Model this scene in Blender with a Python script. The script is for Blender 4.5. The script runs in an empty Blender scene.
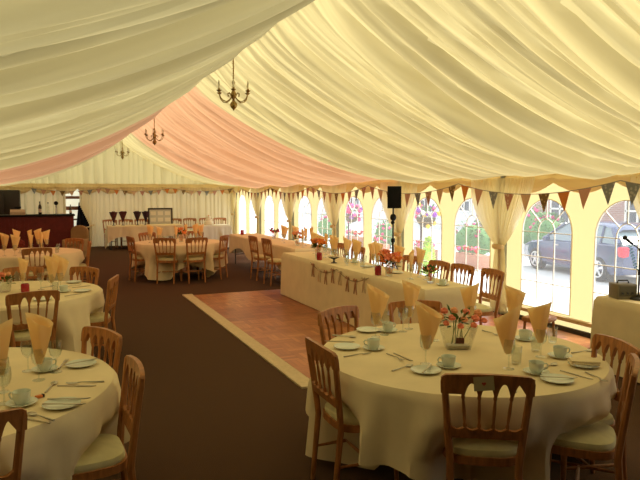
import bpy, bmesh, math, random
from mathutils import Vector, Matrix
PI = math.pi
R = random.Random(7)
S = bpy.context.scene
COL = S.collection

# ------------------------------------------------------------------ camera
F_PX, VPX, VPY, CAM_H = 615.0, 50.0, 192.0, 1.80
pitch = math.atan((240 - VPY) / F_PX)
yaw = math.atan((320 - VPX) / F_PX * math.cos(pitch))
cd = bpy.data.cameras.new('camera')
cam = bpy.data.objects.new('camera', cd)
COL.objects.link(cam)
cd.sensor_width = 36.0
cd.lens = 36.0 * F_PX / 640.0
cd.clip_start = 0.02
cam.location = (0, 0, CAM_H)
cam.rotation_euler = (PI / 2 - pitch, 0, -yaw)
S.camera = cam

# ------------------------------------------------------------------ materials
MATS = {}
def mat(name, col, rough=0.6, metal=0.0, spec=0.4, noise=0.0, scale=8.0, bump=0.0, stretch=(1, 1, 1), sheen=0.0, emit=None):
    if name in MATS: return MATS[name]
    m = bpy.data.materials.new(name); m.use_nodes = True
    nt = m.node_tree; b = nt.nodes['Principled BSDF']
    b.inputs['Roughness'].default_value = rough
    b.inputs['Metallic'].default_value = metal
    b.inputs['Specular IOR Level'].default_value = spec
    b.inputs['Base Color'].default_value = (*col, 1)
    if sheen: b.inputs['Sheen Weight'].default_value = sheen
    if noise or bump:
        tc = nt.nodes.new('ShaderNodeTexCoord'); mp = nt.nodes.new('ShaderNodeMapping')
        mp.inputs['Scale'].default_value = stretch
        nz = nt.nodes.new('ShaderNodeTexNoise'); nz.inputs['Scale'].default_value = scale; nz.inputs['Detail'].default_value = 4
        nt.links.new(tc.outputs['Object'], mp.inputs['Vector']); nt.links.new(mp.outputs['Vector'], nz.inputs['Vector'])
        if noise:
            rp = nt.nodes.new('ShaderNodeValToRGB')
            rp.color_ramp.elements[0].position = 0.3; rp.color_ramp.elements[1].position = 0.7
            rp.color_ramp.elements[0].color = (*[max(0, c * (1 - noise)) for c in col], 1)
            rp.color_ramp.elements[1].color = (*[min(1, c * (1 + noise)) for c in col], 1)
            nt.links.new(nz.outputs['Fac'], rp.inputs['Fac']); nt.links.new(rp.outputs['Color'], b.inputs['Base Color'])
        if bump:
            bp = nt.nodes.new('ShaderNodeBump'); bp.inputs['Strength'].default_value = bump; bp.inputs['Distance'].default_value = 0.01
            nt.links.new(nz.outputs['Fac'], bp.inputs['Height']); nt.links.new(bp.outputs['Normal'], b.inputs['Normal'])
    MATS[name] = m
    return m

def cloth_mat(name, refl, trans, fac, stripes=0.0):
    """fabric that lets daylight through"""
    m = bpy.data.materials.new(name); m.use_nodes = True
    nt = m.node_tree
    for n in list(nt.nodes): nt.nodes.remove(n)
    out = nt.nodes.new('ShaderNodeOutputMaterial')
    d = nt.nodes.new('ShaderNodeBsdfDiffuse'); t = nt.nodes.new('ShaderNodeBsdfTranslucent'); mx = nt.nodes.new('ShaderNodeMixShader')
    d.inputs['Color'].default_value = (*refl, 1); t.inputs['Color'].default_value = (*trans, 1)
    mx.inputs['Fac'].default_value = fac
    tc = nt.nodes.new('ShaderNodeTexCoord'); nz = nt.nodes.new('ShaderNodeTexNoise')
    nz.inputs['Scale'].default_value = 60; nz.inputs['Detail'].default_value = 3
    nt.links.new(tc.outputs['Object'], nz.inputs['Vector'])
    bp = nt.nodes.new('ShaderNodeBump'); bp.inputs['Strength'].default_value = 0.08; bp.inputs['Distance'].default_value = 0.004
    nt.links.new(nz.outputs['Fac'], bp.inputs['Height']); nt.links.new(bp.outputs['Normal'], d.inputs['Normal'])
    if stripes:
        # darker stripes along the pleats, painting in crease shade and doubled cloth
        mp = nt.nodes.new('ShaderNodeMapping'); mp.inputs['Scale'].default_value = (0.15, 5.0, 0.15)
        n2 = nt.nodes.new('ShaderNodeTexNoise'); n2.inputs['Scale'].default_value = 1.6; n2.inputs['Detail'].default_value = 5
        nt.links.new(tc.outputs['Object'], mp.inputs['Vector']); nt.links.new(mp.outputs['Vector'], n2.inputs['Vector'])
        rp = nt.nodes.new('ShaderNodeValToRGB')
        rp.color_ramp.elements[0].position = 0.32; rp.color_ramp.elements[1].position = 0.62
        rp.color_ramp.elements[0].color = (*[c * (1 - stripes) for c in trans], 1); rp.color_ramp.elements[1].color = (*trans, 1)
        nt.links.new(n2.outputs['Fac'], rp.inputs['Fac']); nt.links.new(rp.outputs['Color'], t.inputs['Color'])
    nt.links.new(d.outputs[0], mx.inputs[1]); nt.links.new(t.outputs[0], mx.inputs[2]); nt.links.new(mx.outputs[0], out.inputs[0])
    MATS[name] = m
    return m

def clear_mat(name, tint=(1, 1, 1), gloss=0.06, blend=0.25, veil=0.0):
    m = bpy.data.materials.new(name); m.use_nodes = True
    nt = m.node_tree
    for n in list(nt.nodes): nt.nodes.remove(n)
    out = nt.nodes.new('ShaderNodeOutputMaterial')
    tr = nt.nodes.new('ShaderNodeBsdfTransparent'); gl = nt.nodes.new('ShaderNodeBsdfGlossy'); mx = nt.nodes.new('ShaderNodeMixShader')
    tr.inputs['Color'].default_value = (*tint, 1); gl.inputs['Roughness'].default_value = gloss
    lw = nt.nodes.new('ShaderNodeLayerWeight'); lw.inputs['Blend'].default_value = .5
    pw = nt.nodes.new('ShaderNodeMath'); pw.operation = 'POWER'; pw.inputs[1].default_value = 3.0
    ml = nt.nodes.new('ShaderNodeMath'); ml.operation = 'MULTIPLY_ADD'; ml.inputs[1].default_value = blend; ml.inputs[2].default_value = .07
    nt.links.new(lw.outputs['Facing'], pw.inputs[0]); nt.links.new(pw.outputs[0], ml.inputs[0]); nt.links.new(ml.outputs[0], mx.inputs['Fac'])
    nt.links.new(tr.outputs[0], mx.inputs[1]); nt.links.new(gl.outputs[0], mx.inputs[2])
    last = mx
    if veil:
        tl = nt.nodes.new('ShaderNodeBsdfTranslucent'); tl.inputs['Color'].default_value = (0.9, 0.92, 0.95, 1)
        m2 = nt.nodes.new('ShaderNodeMixShader'); m2.inputs['Fac'].default_value = veil
        nt.links.new(mx.outputs[0], m2.inputs[1]); nt.links.new(tl.outputs[0], m2.inputs[2]); last = m2
    nt.links.new(last.outputs[0], out.inputs[0])
    MATS[name] = m
    return m

CREAM = cloth_mat('cream_lining', (0.78, 0.68, 0.42), (0.52, 0.43, 0.20), 0.50, 0.5)
PINK = cloth_mat('pink_lining', (0.80, 0.55, 0.36), (0.54, 0.30, 0.155), 0.50, 0.30)
WALLC = cloth_mat('wall_drape', (0.80, 0.71, 0.48), (0.90, 0.78, 0.48), 0.12, 0.2)
PANEL = cloth_mat('wall_sheet', (0.84, 0.78, 0.55), (0.62, 0.53, 0.27), 0.45)
CURT = cloth_mat('curtain_cloth', (0.86, 0.78, 0.57), (0.95, 0.88, 0.66), 0.60, 0.15)
VAL = cloth_mat('valance_cloth', (0.78, 0.62, 0.36), (0.80, 0.60, 0.30), 0.25)
FLAGM = {}
LINEN = mat('linen', (0.80, 0.67, 0.45), 0.9, spec=0.1, noise=0.05, scale=5, bump=0.05)
WOOD = mat('chair_wood', (0.38, 0.15, 0.045), 0.38, spec=0.45, noise=0.28, scale=9, stretch=(5, 5, 1))
PAD = mat('seat_fabric', (0.66, 0.60, 0.36), 0.9, spec=0.1, noise=0.06, scale=20)
CHINA = mat('china', (0.70, 0.74, 0.66), 0.18, spec=0.5)
STEEL = mat('cutlery_steel', (0.50, 0.46, 0.38), 0.28, metal=1.0)
GOLD = cloth_mat('napkin_tissue', (0.98, 0.76, 0.40), (1.0, 0.80, 0.46), 0.38)
GLASS = clear_mat('glass', (0.93, 0.95, 0.94), 0.03, 0.75)
PVC = clear_mat('window_pvc', (0.98, 0.99, 1.0), 0.08, 0.08, 0.07)
BRASS = mat('aged_brass', (0.34, 0.22, 0.07), 0.35, metal=0.9)
BULB = mat('candle_bulb', (0.75, 0.70, 0.55), 0.3)
BLACK = mat('black_plastic', (0.006, 0.006, 0.006), 0.6, spec=.2)
BLKM = mat('black_metal', (0.02, 0.02, 0.02), 0.35, spec=0.6)
ALU = mat('grey_aluminium', (0.30, 0.30, 0.27), 0.45, metal=0.5)
WHITEB = mat('white_bar', (0.88, 0.86, 0.76), 0.5)

# ------------------------------------------------------------------ mesh helpers
def NB(): return bmesh.new()
def obj(name, bm, m, parent=None, smooth=True, loc=None):
    me = bpy.data.meshes.new(name)
    bmesh.ops.recalc_face_normals(bm, faces=bm.faces)
    bm.to_mesh(me); bm.free()
    for mm in (m if isinstance(m, (list, tuple)) else [m]): me.materials.append(mm)
    if smooth:
        me.shade_smooth()
        try: me.set_sharp_from_angle(angle=math.radians(40))
        except Exception: pass
    o = bpy.data.objects.new(name, me); COL.objects.link(o)
    if parent: o.parent = parent
    if loc: o.location = loc
    return o
def tag(o, label=None, cat=None, group=None, kind=None):
    if label: o['label'] = label
    if cat: o['category'] = cat
    if group: o['group'] = group
    if kind: o['kind'] = kind
    return o
def thing(name, label, cat, loc=(0, 0, 0), rz=0, group=None):
    o = bpy.data.objects.new(name, None); COL.objects.link(o)
    o.empty_display_size = 0.1
    o.location = loc; o.rotation_euler = (0, 0, rz)
    return tag(o, label, cat, group)
def struct(name, bm, m, parent=None, smooth=True):
    o = obj(name, bm, m, parent, smooth)
    if not parent: o['kind'] = 'structure'
    return o
def dup(root, loc, rz=0.0, label=None, group=None):
    c = root.copy(); COL.objects.link(c); c.location = loc; c.rotation_euler = (0, 0, rz)
    if label: c['label'] = label
    if group: c['group'] = group
    elif 'group' in c: del c['group']
    for ch in root.children:
        d = ch.copy(); COL.objects.link(d); d.parent = c
        for g in ch.children:
            e = g.copy(); COL.objects.link(e); e.parent = d
    return c
def box(bm, c, s, rz=0.0, M=None):
    r = bmesh.ops.create_cube(bm, size=1.0)
    T = Matrix.Translation(c) @ Matrix.Rotation(rz, 4, 'Z') @ Matrix.Diagonal((*s, 1))
    if M: T = M @ T
    bmesh.ops.transform(bm, matrix=T, verts=r['verts'])
    return r['verts']
def bbox_bev(bm, c, s, b=0.01, rz=0.0, seg=2):
    t = bmesh.new(); box(t, c, s, rz)
    bmesh.ops.bevel(t, geom=t.edges[:], offset=b, segments=seg, affect='EDGES', profile=0.5)
    merge(bm, t)
def merge(bm, t, M=None):
    if M: bmesh.ops.transform(t, matrix=M, verts=t.verts)
    me = bpy.data.meshes.new('tmp'); t.to_mesh(me); t.free(); bm.from_mesh(me); bpy.data.meshes.remove(me)
def tube(bm, pts, rad, seg=8, cap=True):
    pts = [Vector(p) for p in pts]; n = len(pts)
    if not isinstance(rad, (list, tuple)): rad = [rad] * n
    rings = []
    up = None
    for i, p in enumerate(pts):
        d = (pts[min(i + 1, n - 1)] - pts[max(i - 1, 0)]).normalized()
        if up is None:
            up = Vector((0, 0, 1)) if abs(d.z) < 0.9 else Vector((1, 0, 0))
        a = d.cross(up).normalized(); b = a.cross(d).normalized(); up = b
        rings.append([bm.verts.new(p + (a * math.cos(2 * PI * k / seg) + b * math.sin(2 * PI * k / seg)) * rad[i]) for k in range(seg)])
    for i in range(n - 1):
        for k in range(seg):
            bm.faces.new((rings[i][k], rings[i][(k + 1) % seg], rings[i + 1][(k + 1) % seg], rings[i + 1][k]))
    if cap:
        bm.faces.new(rings[0][::-1]); bm.faces.new(rings[-1])
def lathe(bm, prof, seg=20, c=(0, 0, 0), sx=1.0, sy=1.0):
    rings = []
    for r, z in prof:
        if r < 1e-5: rings.append([bm.verts.new((c[0], c[1], c[2] + z))])
        else: rings.append([bm.verts.new((c[0] + sx * r * math.cos(2 * PI * k / seg), c[1] + sy * r * math.sin(2 * PI * k / seg), c[2] + z)) for k in range(seg)])
    for a, b in zip(rings, rings[1:]):
        for k in range(seg):
            k2 = (k + 1) % seg
            if len(a) == 1 and len(b) == 1: continue
            if len(a) == 1: bm.faces.new((a[0], b[k], b[k2]))
            elif len(b) == 1: bm.faces.new((a[k], a[k2], b[0]))
            else: bm.faces.new((a[k], a[k2], b[k2], b[k]))
def ball(bm, c, r, sub=2, s=(1, 1, 1)):
    q = bmesh.ops.create_icosphere(bm, subdivisions=sub, radius=r)
    bmesh.ops.transform(bm, matrix=Matrix.Translation(c) @ Matrix.Diagonal((*s, 1)), verts=q['verts'])
def prism(bm, poly, t, f):
    """poly of (a,b) mapped by f(a,b,w) with w = -t/2..t/2"""
    A = [bm.verts.new(f(a, b, -t / 2)) for a, b in poly]; B = [bm.verts.new(f(a, b, t / 2)) for a, b in poly]
    n = len(poly)
    fa = bm.faces.new(A); fb = bm.faces.new(B[::-1])
    for i in range(n): bm.faces.new((A[i], B[i], B[(i + 1) % n], A[(i + 1) % n]))
    bmesh.ops.triangulate(bm, faces=[fa, fb])
def grid(bm, nu, nv, f, mi=None):
    V = [[bm.verts.new(f(i / nu, j / nv)) for j in range(nv + 1)] for i in range(nu + 1)]
    for i in range(nu):
        for j in range(nv):
            q = bm.faces.new((V[i][j], V[i + 1][j], V[i + 1][j + 1], V[i][j + 1]))
            if mi: q.material_index = mi((i + .5) / nu, (j + .5) / nv)
    return V

# ------------------------------------------------------------------ dimensions of the marquee
XR, XL, YF, YB = 6.15, -1.85, 21.6, -1.45
XM = (XR + XL) / 2
EAVE, RIDGE = 2.06, 3.56
BAY = 2.88
POSTS = [7.19 + BAY * n for n in range(-3, 6)]

# ------------------------------------------------------------------ floor
bm = NB()
v = [bm.verts.new(p) for p in ((XL, YB, 0), (XR, YB, 0), (XR, YF, 0), (XL, YF, 0))]; bm.faces.new(v)
CARPET = mat('brown_carpet', (0.084, 0.046, 0.027), 1.0, spec=0.05, noise=0.25, scale=140, bump=0.3)
struct('floor', bm, CARPET)

# parquet dance floor
m = bpy.data.materials.new('parquet'); m.use_nodes = True; nt = m.node_tree; b = nt.nodes['Principled BSDF']
tc = nt.nodes.new('ShaderNodeTexCoord')
def N(t, **k):
    n = nt.nodes.new(t)
    for a, c in k.items(): n.inputs[a].default_value = c
    return n
sepx = N('ShaderNodeSeparateXYZ'); nt.links.new(tc.outputs['Object'], sepx.inputs[0])
def brick(rot):
    mp = N('ShaderNodeMapping'); mp.inputs['Rotation'].default_value = (0, 0, rot)
    nt.links.new(tc.outputs['Object'], mp.inputs['Vector'])
    br = N('ShaderNodeTexBrick', Scale=1.0, **{'Brick Width': 0.24, 'Row Height': 0.06, 'Mortar Size': 0.0015, 'Bias': 0.0})
    br.inputs['Color1'].default_value = (0.34, 0.11, 0.036, 1); br.inputs['Color2'].default_value = (0.21, 0.052, 0.017, 1)
    br.inputs['Mortar'].default_value = (0.05, 0.015, 0.006, 1); br.offset = 0.0
    nt.links.new(mp.outputs['Vector'], br.inputs['Vector'])
    return br
b1, b2 = brick(0), brick(PI / 2)
ck = N('ShaderNodeTexChecker', Scale=1 / 0.24); nt.links.new(tc.outputs['Object'], ck.inputs['Vector'])
mxc = nt.nodes.new('ShaderNodeMix'); mxc.data_type = 'RGBA'
nt.links.new(ck.outputs['Fac'], mxc.inputs[0]); nt.links.new(b1.outputs['Color'], mxc.inputs[6]); nt.links.new(b2.outputs['Color'], mxc.inputs[7])
# each laid panel (0.96 m) is a slightly different timber
vr = N('ShaderNodeTexVoronoi', Scale=1 / 0.96, Randomness=0.0); nt.links.new(tc.outputs['Object'], vr.inputs['Vector'])
hs = N('ShaderNodeSeparateColor'); nt.links.new(vr.outputs['Color'], hs.inputs[0])
rp = nt.nodes.new('ShaderNodeValToRGB'); rp.color_ramp.elements[0].color = (0.8, 0.55, 0.5, 1); rp.color_ramp.elements[1].color = (1.6, 2.1, 2.3, 1)
nt.links.new(hs.outputs[0], rp.inputs['Fac'])
mu = nt.nodes.new('ShaderNodeMix'); mu.data_type = 'RGBA'; mu.blend_type = 'MULTIPLY'; mu.inputs[0].default_value = 1.0
nt.links.new(mxc.outputs[2], mu.inputs[6]); nt.links.new(rp.outputs['Color'], mu.inputs[7]); nt.links.new(mu.outputs[2], b.inputs['Base Color'])
b.inputs['Roughness'].default_value = 0.30; b.inputs['Specular IOR Level'].default_value = 0.45
MATS['parquet'] = m
DX0, DX1, DY0, DY1 = 2.06, 5.98, 5.12, 10.72
bm = NB(); box(bm, ((DX0 + DX1) / 2 + .08, (DY0 + DY1) / 2 - .08, 0.009), (DX1 - DX0 - .16, DY1 - DY0 - .16, 0.018))
dfl = obj('dance_floor', bm, m, smooth=False); tag(dfl, 'glossy reddish parquet dance floor laid on the brown carpet', 'dance floor')
bm = NB()
W = 0.17
def bevstrip(x0, y0, x1, y1):
    box(bm, ((x0 + x1) / 2, (y0 + y1) / 2, 0.0085), (x1 - x0, y1 - y0, 0.017))
bevstrip(DX0, DY0, DX0 + W, DY1 - .02)
ed = obj('edging_strip', bm, mat('edge_cream', (0.55, 0.43, 0.26), 0.5, noise=0.1, scale=30), dfl, False); ed['label'] = 'pale cream ramp edging'

# ------------------------------------------------------------------ ceiling lining (pleats run from ridge to eave)
def creases(y0, y1, lo, hi, rr):
    c = [y0]
    while c[-1] < y1: c.append(c[-1] + rr.choice((rr.uniform(lo, hi * .5), rr.uniform(lo, hi))))
    return c
def bulge(c, y):
    import bisect
    i = min(max(bisect.bisect_right(c, y) - 1, 0), len(c) - 2)
    w = c[i + 1] - c[i]; u = min(max((y - c[i]) / w, 0), 1)
    return -w * (0.62 * math.sqrt(max(0, 1 - (2 * u - 1) ** 2)) * 0.55 + 0.10 * math.sin(2 * PI * u))
def slope_z(t, sag):
    return EAVE + (RIDGE - EAVE) * ((1 - sag) * t + sag * t ** 2.3)
def lining(name, side, sag, rr):
    bm = NB()
    c1 = creases(YB - .3, YF + .3, 0.07, 0.34, rr); c2 = creases(YB - .3, YF + .3, 0.35, 0.9, rr)
    nY, nT = 1150, 26
    Xe = XR if side > 0 else XL
    def f(u, t):
        y = YB + (YF - YB) * u
        x = Xe + (XM - Xe) * t
        ys = y + 0.10 * math.sin(t * 3.0 + y * .7) * t * (1 - t) * 2
        a = 0.55 + 0.6 * math.sin(PI * min(1, t * 1.05)) ** .7
        a *= min(1, (1 - t) / .05) * min(1, .12 + t / .16)
        z = slope_z(t, sag) + a * (1.25 * bulge(c1, ys) + 0.40 * bulge(c2, ys + .13 * t)) - 0.0
        z += 0.03 * math.sin(y * 1.9 + side) * math.sin(PI * t)
        # frames at every bay lift the cloth a little
        d = abs((y - 7.19 + BAY * 10 + BAY / 2) % BAY - BAY / 2)
        z += 0.05 * math.exp(-(d / .35) ** 2) * math.sin(PI * t)
        return (x, y, z)
    p0, p1 = 10.07, 18.71
    grid(bm, nY, nT, f, lambda u, t: 1 if p0 < YB + (YF - YB) * u < p1 else (2 if YB + (YF - YB) * u < 1.5 else 0))
    return struct(name, bm, [CREAM, PINK, mat('unseen_dark_lining', (.30, .22, .12), .95, spec=.05)])  # third lining: unseen dark strip over the camera, added to cut light
lining('ceiling', 1, 0.62, random.Random(11))
lining('ceiling_left', -1, 0.50, random.Random(5))

# ridge pole that carries the lamps
bm = NB(); box(bm, (XM, (YB + YF) / 2, RIDGE + .045), (0.09, YF - YB, 0.09)); rb = struct('trim_1', bm, ALU, None, False)

# ------------------------------------------------------------------ end walls and left wall: pleated drapes
def pleated(name, P0, P1, z0, z1f, n_per_m, amp, m, skip=None, rr=R, nz=10):
    P0 = Vector(P0); P1 = Vector(P1); L = (P1 - P0).length; d = (P1 - P0) / L; nrm = Vector((-d.y, d.x, 0))
    cs = creases(0, L, 0.6 / n_per_m, 1.6 / n_per_m, rr)
    bm = NB(); nu = int(L * 36)
    def f(u, v):
        s = u * L; z = z0 + (z1f(s / L) - z0) * v
        p = P0 + d * s + nrm * (bulge(cs, s) * amp + .01 * math.sin(3 * z + s * 5))
        return (p.x, p.y, z)
    V = grid(bm, nu, nz, f)
    if skip:
        dead = [q for q in bm.faces if skip(q.calc_center_median())]
        bmesh.ops.delete(bm, geom=dead, context='FACES')
    return struct(name, bm, m)
gab = lambda s: EAVE - .04 + (RIDGE - EAVE + .04) * (1 - abs(2 * s - 1))
DOORX0, DOORX1 = 0.46, 1.18
pleated('wall_far', (XL, YF, 0), (XR, YF, 0), 0.0, lambda s: EAVE, 5.5, 0.9, WALLC,
        lambda c: DOORX0 < c.x < (.86 if c.z > 1.4 else .86 + .30 * min(1, (1.4 - c.z) / .65)) and c.z < 1.93, nz=32)
pleated('wall_far_gable', (XL, YF - .02, 0), (XR, YF - .02, 0), EAVE - .04, gab, 4.2, 0.55, CREAM, nz=14)
pleated('wall_left', (XL, YB, 0), (XL, YF, 0), 0.0, lambda s: EAVE, 4, 0.8, mat('tan_drape', (.42, .34, .20), .95, spec=.05), nz=4)  # out of view; tan kept dark and opaque to lower the light
pleated('wall_back', (XL, YB, 0), (XR, YB, 0), 0.0, gab, 4, 0.8, mat('brown_drape', (.16, .11, .06), .95, spec=.05), nz=6)  # out of view; dark brown chosen to cut light from behind the camera

# ------------------------------------------------------------------ right wall: PVC sheets with arched windows
SPR, WB, WW = 1.25, 0.20, 0.91           # spring line, window foot, window width
def arch(yc, n=16):
    r = WW / 2
    return [(yc - r, WB), (yc + r, WB)] + [(yc + r * math.cos(PI * k / n), SPR + r * math.sin(PI * k / n)) for k in range(n + 1)]
wins = []
bmw = NB()
for pa, pb in zip(POSTS, POSTS[1:]):
    mid = (pa + pb) / 2
    outer = [(pa, 0.0), (pb, 0.0), (pb, EAVE), (pa, EAVE)]
    loops = [outer, arch(mid - .64), arch(mid + .64)]
    wins += [mid - .64, mid + .64]
    es = []
    for lp in loops:
        vs = [bmw.verts.new((XR, y, z)) for y, z in lp]
        es += [bmw.edges.new((vs[i], vs[(i + 1) % len(vs)])) for i in range(len(vs))]
    bmesh.ops.triangle_fill(bmw, use_beauty=True, use_dissolve=False, edges=es)
struct('wall_right', bmw, PANEL, None, False)
def seg(bm, a, b, w=0.016, t=0.010, x=XR - .004):
    a = Vector((x, *a)); b = Vector((x, *b)); d = b - a
    M = Matrix.Translation((a + b) / 2) @ d.to_track_quat('Y', 'X').to_matrix().to_4x4() @ Matrix.Diagonal((t, d.length, w, 1))
    q = bmesh.ops.create_cube(bm, size=1); bmesh.ops.transform(bm, matrix=M, verts=q['verts'])
for i, yc in enumerate(wins):
    w = thing('window_%d' % (i + 1), None, None, (0, 0, 0)); w['kind'] = 'structure'
    bm = NB(); vs = [bm.verts.new((XR + .006, y, z)) for y, z in arch(yc)]; bm.faces.new(vs); obj('pane', bm, PVC, w, False)
    bm = NB(); r = WW / 2; A = arch(yc)
    for p, q in zip(A, A[1:] + A[:1]): seg(bm, p, q, 0.024)
    for sx in (-1, 1): seg(bm, (yc + sx * WW / 6, WB), (yc + sx * WW / 6, SPR))
    for z in (SPR, .91, .56): seg(bm, (yc - r, z), (yc + r, z))
    ri = WW / 6; pts = [(yc + ri * math.cos(PI * k / 10), SPR + ri * math.sin(PI * k / 10) * 1.2) for k in range(11)]
    for p, q in zip(pts, pts[1:]): seg(bm, p, q)
    for a in (45, 90, 135):
        a = math.radians(a); seg(bm, (yc + ri * math.cos(a), SPR + 1.2 * ri * math.sin(a)), (yc + r * math.cos(a), SPR + r * math.sin(a)))
    obj('glazing_bars', bm, WHITEB, w, False)
# posts and plinth
for i, y in enumerate(POSTS):
    bm = NB(); box(bm, (XR - .06, y, EAVE / 2), (0.09, 0.07, EAVE)); box(bm, (XR - .07, y, .01), (.16, .14, .02))
    struct('trim_%d' % (i + 2), bm, ALU, None, False)
bm = NB(); box(bm, (XR - .09, (YB + YF) / 2, .03), (.04, YF - YB, .06)); struct('baseboard_right', bm, mat('dark_plinth', (.06, .045, .03), .6), None, False)
bm = NB(); bbox_bev(bm, (XR - .05, (YB + YF) / 2, .15), (.07, YF - YB, .05), .008); struct('trim_20', bm, mat('tan_ledge', (.52, .38, .19), .6), None, False)

# valance swags, one per bay, along the right eave and across the far wall
def valance(P0, P1, nrm, label, dr=1.0):
    P0 = Vector(P0); P1 = Vector(P1); L = (P1 - P0).length; d = (P1 - P0) / L; nrm = Vector(nrm)
    bm = NB()
    n = 3
    def f(u, v):
        q = (u * n) % 1.0 if u < 1 else 1.0
        sw = math.sin(PI * q)
        drop = (0.10 + 0.09 * sw) * dr
        out = 0.05 + .035 * math.sin(PI * v) * (1 + sw) + 0.012 * math.sin(v * 14 + 3 * sw) + .008 * math.sin(u * L * 60)
        p = P0 + d * (u * L) + nrm * out
        return (p.x, p.y, p.z - drop * v)
    grid(bm, 60, 10, f)
    o = obj('valance', bm, VAL); tag(o, label, 'valance', 'scalloped valances under the eaves')
ORD = ['ninth', 'first', 'second', 'third', 'fourth', 'fifth', 'sixth']
for k, (pa, pb) in enumerate(zip(POSTS[1:], POSTS[2:])):
    w = ['over the window nearest the camera behind the equipment table', 'over the two windows in front of the dark car', 'over the windows just right of the black loudspeaker',
         'over the windows just left of the black loudspeaker', 'over the fourth pair of windows from the right', 'over the fifth pair of windows from the right', 'over the farthest window by the corner'][k]
    valance((XR, pa, EAVE + .01), (XR, pb, EAVE + .01), (-1, 0, 0), 'cream scalloped valance ' + w, 1.5)
nb = 4
for k in range(nb):
    x0 = XL + (XR - XL) * k / nb; x1 = XL + (XR - XL) * (k + 1) / nb
    valance((x0, YF - .10, EAVE + .01), (x1, YF - .10, EAVE + .01), (0, -1, 0),
            'cream scalloped valance on far wall ' + ['left of the bar end', 'above the bar and doorway', 'above the framed board and dark cones', 'above the cake table'][k], 1.75)

# ------------------------------------------------------------------ curtains tied back at each post
def drape(side, rr):
    """local: y along wall, origin at post foot; side = which way the head spreads"""
    bm = NB(); cs = creases(0, 1, .05, .13, rr)
    def f(u, v):
        z = EAVE - .06 - (EAVE - .08) * v
        k = min(1, z_tie / 1) if False else 0
        t = (EAVE - z) / (EAVE - 1.0)
        if z > 1.0:
            tt = min(1, max(0, t)); w = 0.60 * (1 - tt ** 1.7) + .09; belly = .03 * math.sin(PI * tt)
        else:
            tt = min(1, (1.0 - z) / .9); w = .09 + .10 * tt ** .6; belly = 0
        y = side * (u * (w + belly))
        out = .13 + .05 * math.sin(PI * min(1, max(0, t))) + bulge(cs, u) * .42 * (0.5 + w)
        return (-out, y, z)
    grid(bm, 70, 40, f)
    return bm
cur0 = None
CL = ['beside the window nearest the camera', 'at the grey post behind the long table end chair', 'at the post beside the black loudspeaker', 'fourth along the window wall from the right',
      'fifth along the window wall from the right', 'beside the farthest window', 'in the far right corner']
for k, y in enumerate(POSTS[2:]):
    lab = 'cream curtain pair tied back ' + CL[k]
    if cur0 is None:
        cur0 = thing('curtain', lab, 'curtain', (XR, y, 0))
        for sd in (-1, 1): obj('drape', drape(sd, random.Random(3 + sd)), CURT, cur0)
        bm = NB(); lathe(bm, [(.10, .97), (.115, .985), (.115, 1.02), (.10, 1.035)], 20, (-.15, 0, 0), .55, 1.0); obj('tieback', bm, VAL, cur0)
    else: dup(cur0, (XR, y, 0), 0, lab)

# ------------------------------------------------------------------ bunting
FC = [('blue_grey_print', (.23, .24, .25), (.42, .42, .40)), ('dusty_pink', (.55, .30, .22), None), ('orange_cloth', (.62, .22, .06), None),
      ('floral_brown', (.20, .13, .06), (.50, .36, .20)), ('pale_peach', (.62, .40, .26), None), ('rose_print', (.45, .22, .16), (.6, .45, .35))]
def flagmat(k):
    n, c, c2 = FC[k % len(FC)]
    if n in MATS: return MATS[n]
    m = mat(n, c, .9, spec=.05, noise=.05, scale=30)
    if c2:
        nt = m.node_tree; b = nt.nodes['Principled BSDF']
        v = nt.nodes.new('ShaderNodeTexVoronoi'); v.inputs['Scale'].default_value = 22
        tc = nt.nodes.new('ShaderNodeTexCoord'); nt.links.new(tc.outputs['Object'], v.inputs['Vector'])
        r = nt.nodes.new('ShaderNodeValToRGB'); r.color_ramp.elements[0].position = .25; r.color_ramp.elements[1].position = .45
        r.color_ramp.elements[0].color = (*c2, 1); r.color_ramp.elements[1].color = (*c, 1)
        nt.links.new(v.outputs['Distance'], r.inputs['Fac']); nt.links.new(r.outputs['Color'], b.inputs['Base Color'])
    return m
def bunting(P0, P1, sag, nf, label, fw=.20, fh=.25, start=0):
    P0 = Vector(P0); P1 = Vector(P1); root = thing('bunting', label, 'bunting', P0, 0, 'bunting strings')
    D = P1 - P0; L = D.length
    pt = lambda u: D * u + Vector((0, 0, -sag * 4 * u * (1 - u)))
    bm = NB(); tube(bm, [pt(k / 24) for k in range(25)], .006, 6); obj('tape', bm, mat('bunting_tape', (.30, .27, .24), .9), root)
    d = D / L
    nrm = Vector((-d.y, d.x, 0))
    for k in range(nf):
        u = (k + .5) / nf
        du = fw / 2 / L
        a = pt(u - du); b = pt(u + du); c = pt(u) + Vector((0, 0, -fh)) + nrm * R.uniform(-.02, .02) + d * R.uniform(-.012, .012)
        bm = NB(); t = .002
        vs = [[bm.verts.new(p + nrm * s) for p in (a, b, c)] for s in (-t, t)]
        bm.faces.new(vs[0]); bm.faces.new(vs[1][::-1])
        for i in range(3): bm.faces.new((vs[0][i], vs[0][(i + 1) % 3], vs[1][(i + 1) % 3], vs[1][i]))
        obj('flag', bm, flagmat(start + k), root, False)
AN = [5.05 + 3.03 * n - .04 * n * n * 0 for n in range(6)] + [21.3]
BL = ['nearest the camera in front of the dark car', 'right of the black loudspeaker', 'left of the black loudspeaker', 'in front of the fourth pair of windows', 'in front of the fifth pair of windows', 'by the far right corner']
bunting((5.93, 2.1, 1.93), (5.93, 5.05, 1.93), .15, 9, 'pennant bunting over the equipment table at the right edge', start=4)
for k in range(6):
    bunting((5.93, AN[k], 1.93), (5.93, AN[k + 1], 1.93), .16, 9 if k < 5 else 3, 'bunting of printed flags on window wall, ' + BL[k], start=k * 2 + 1 if k else 0)
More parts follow.
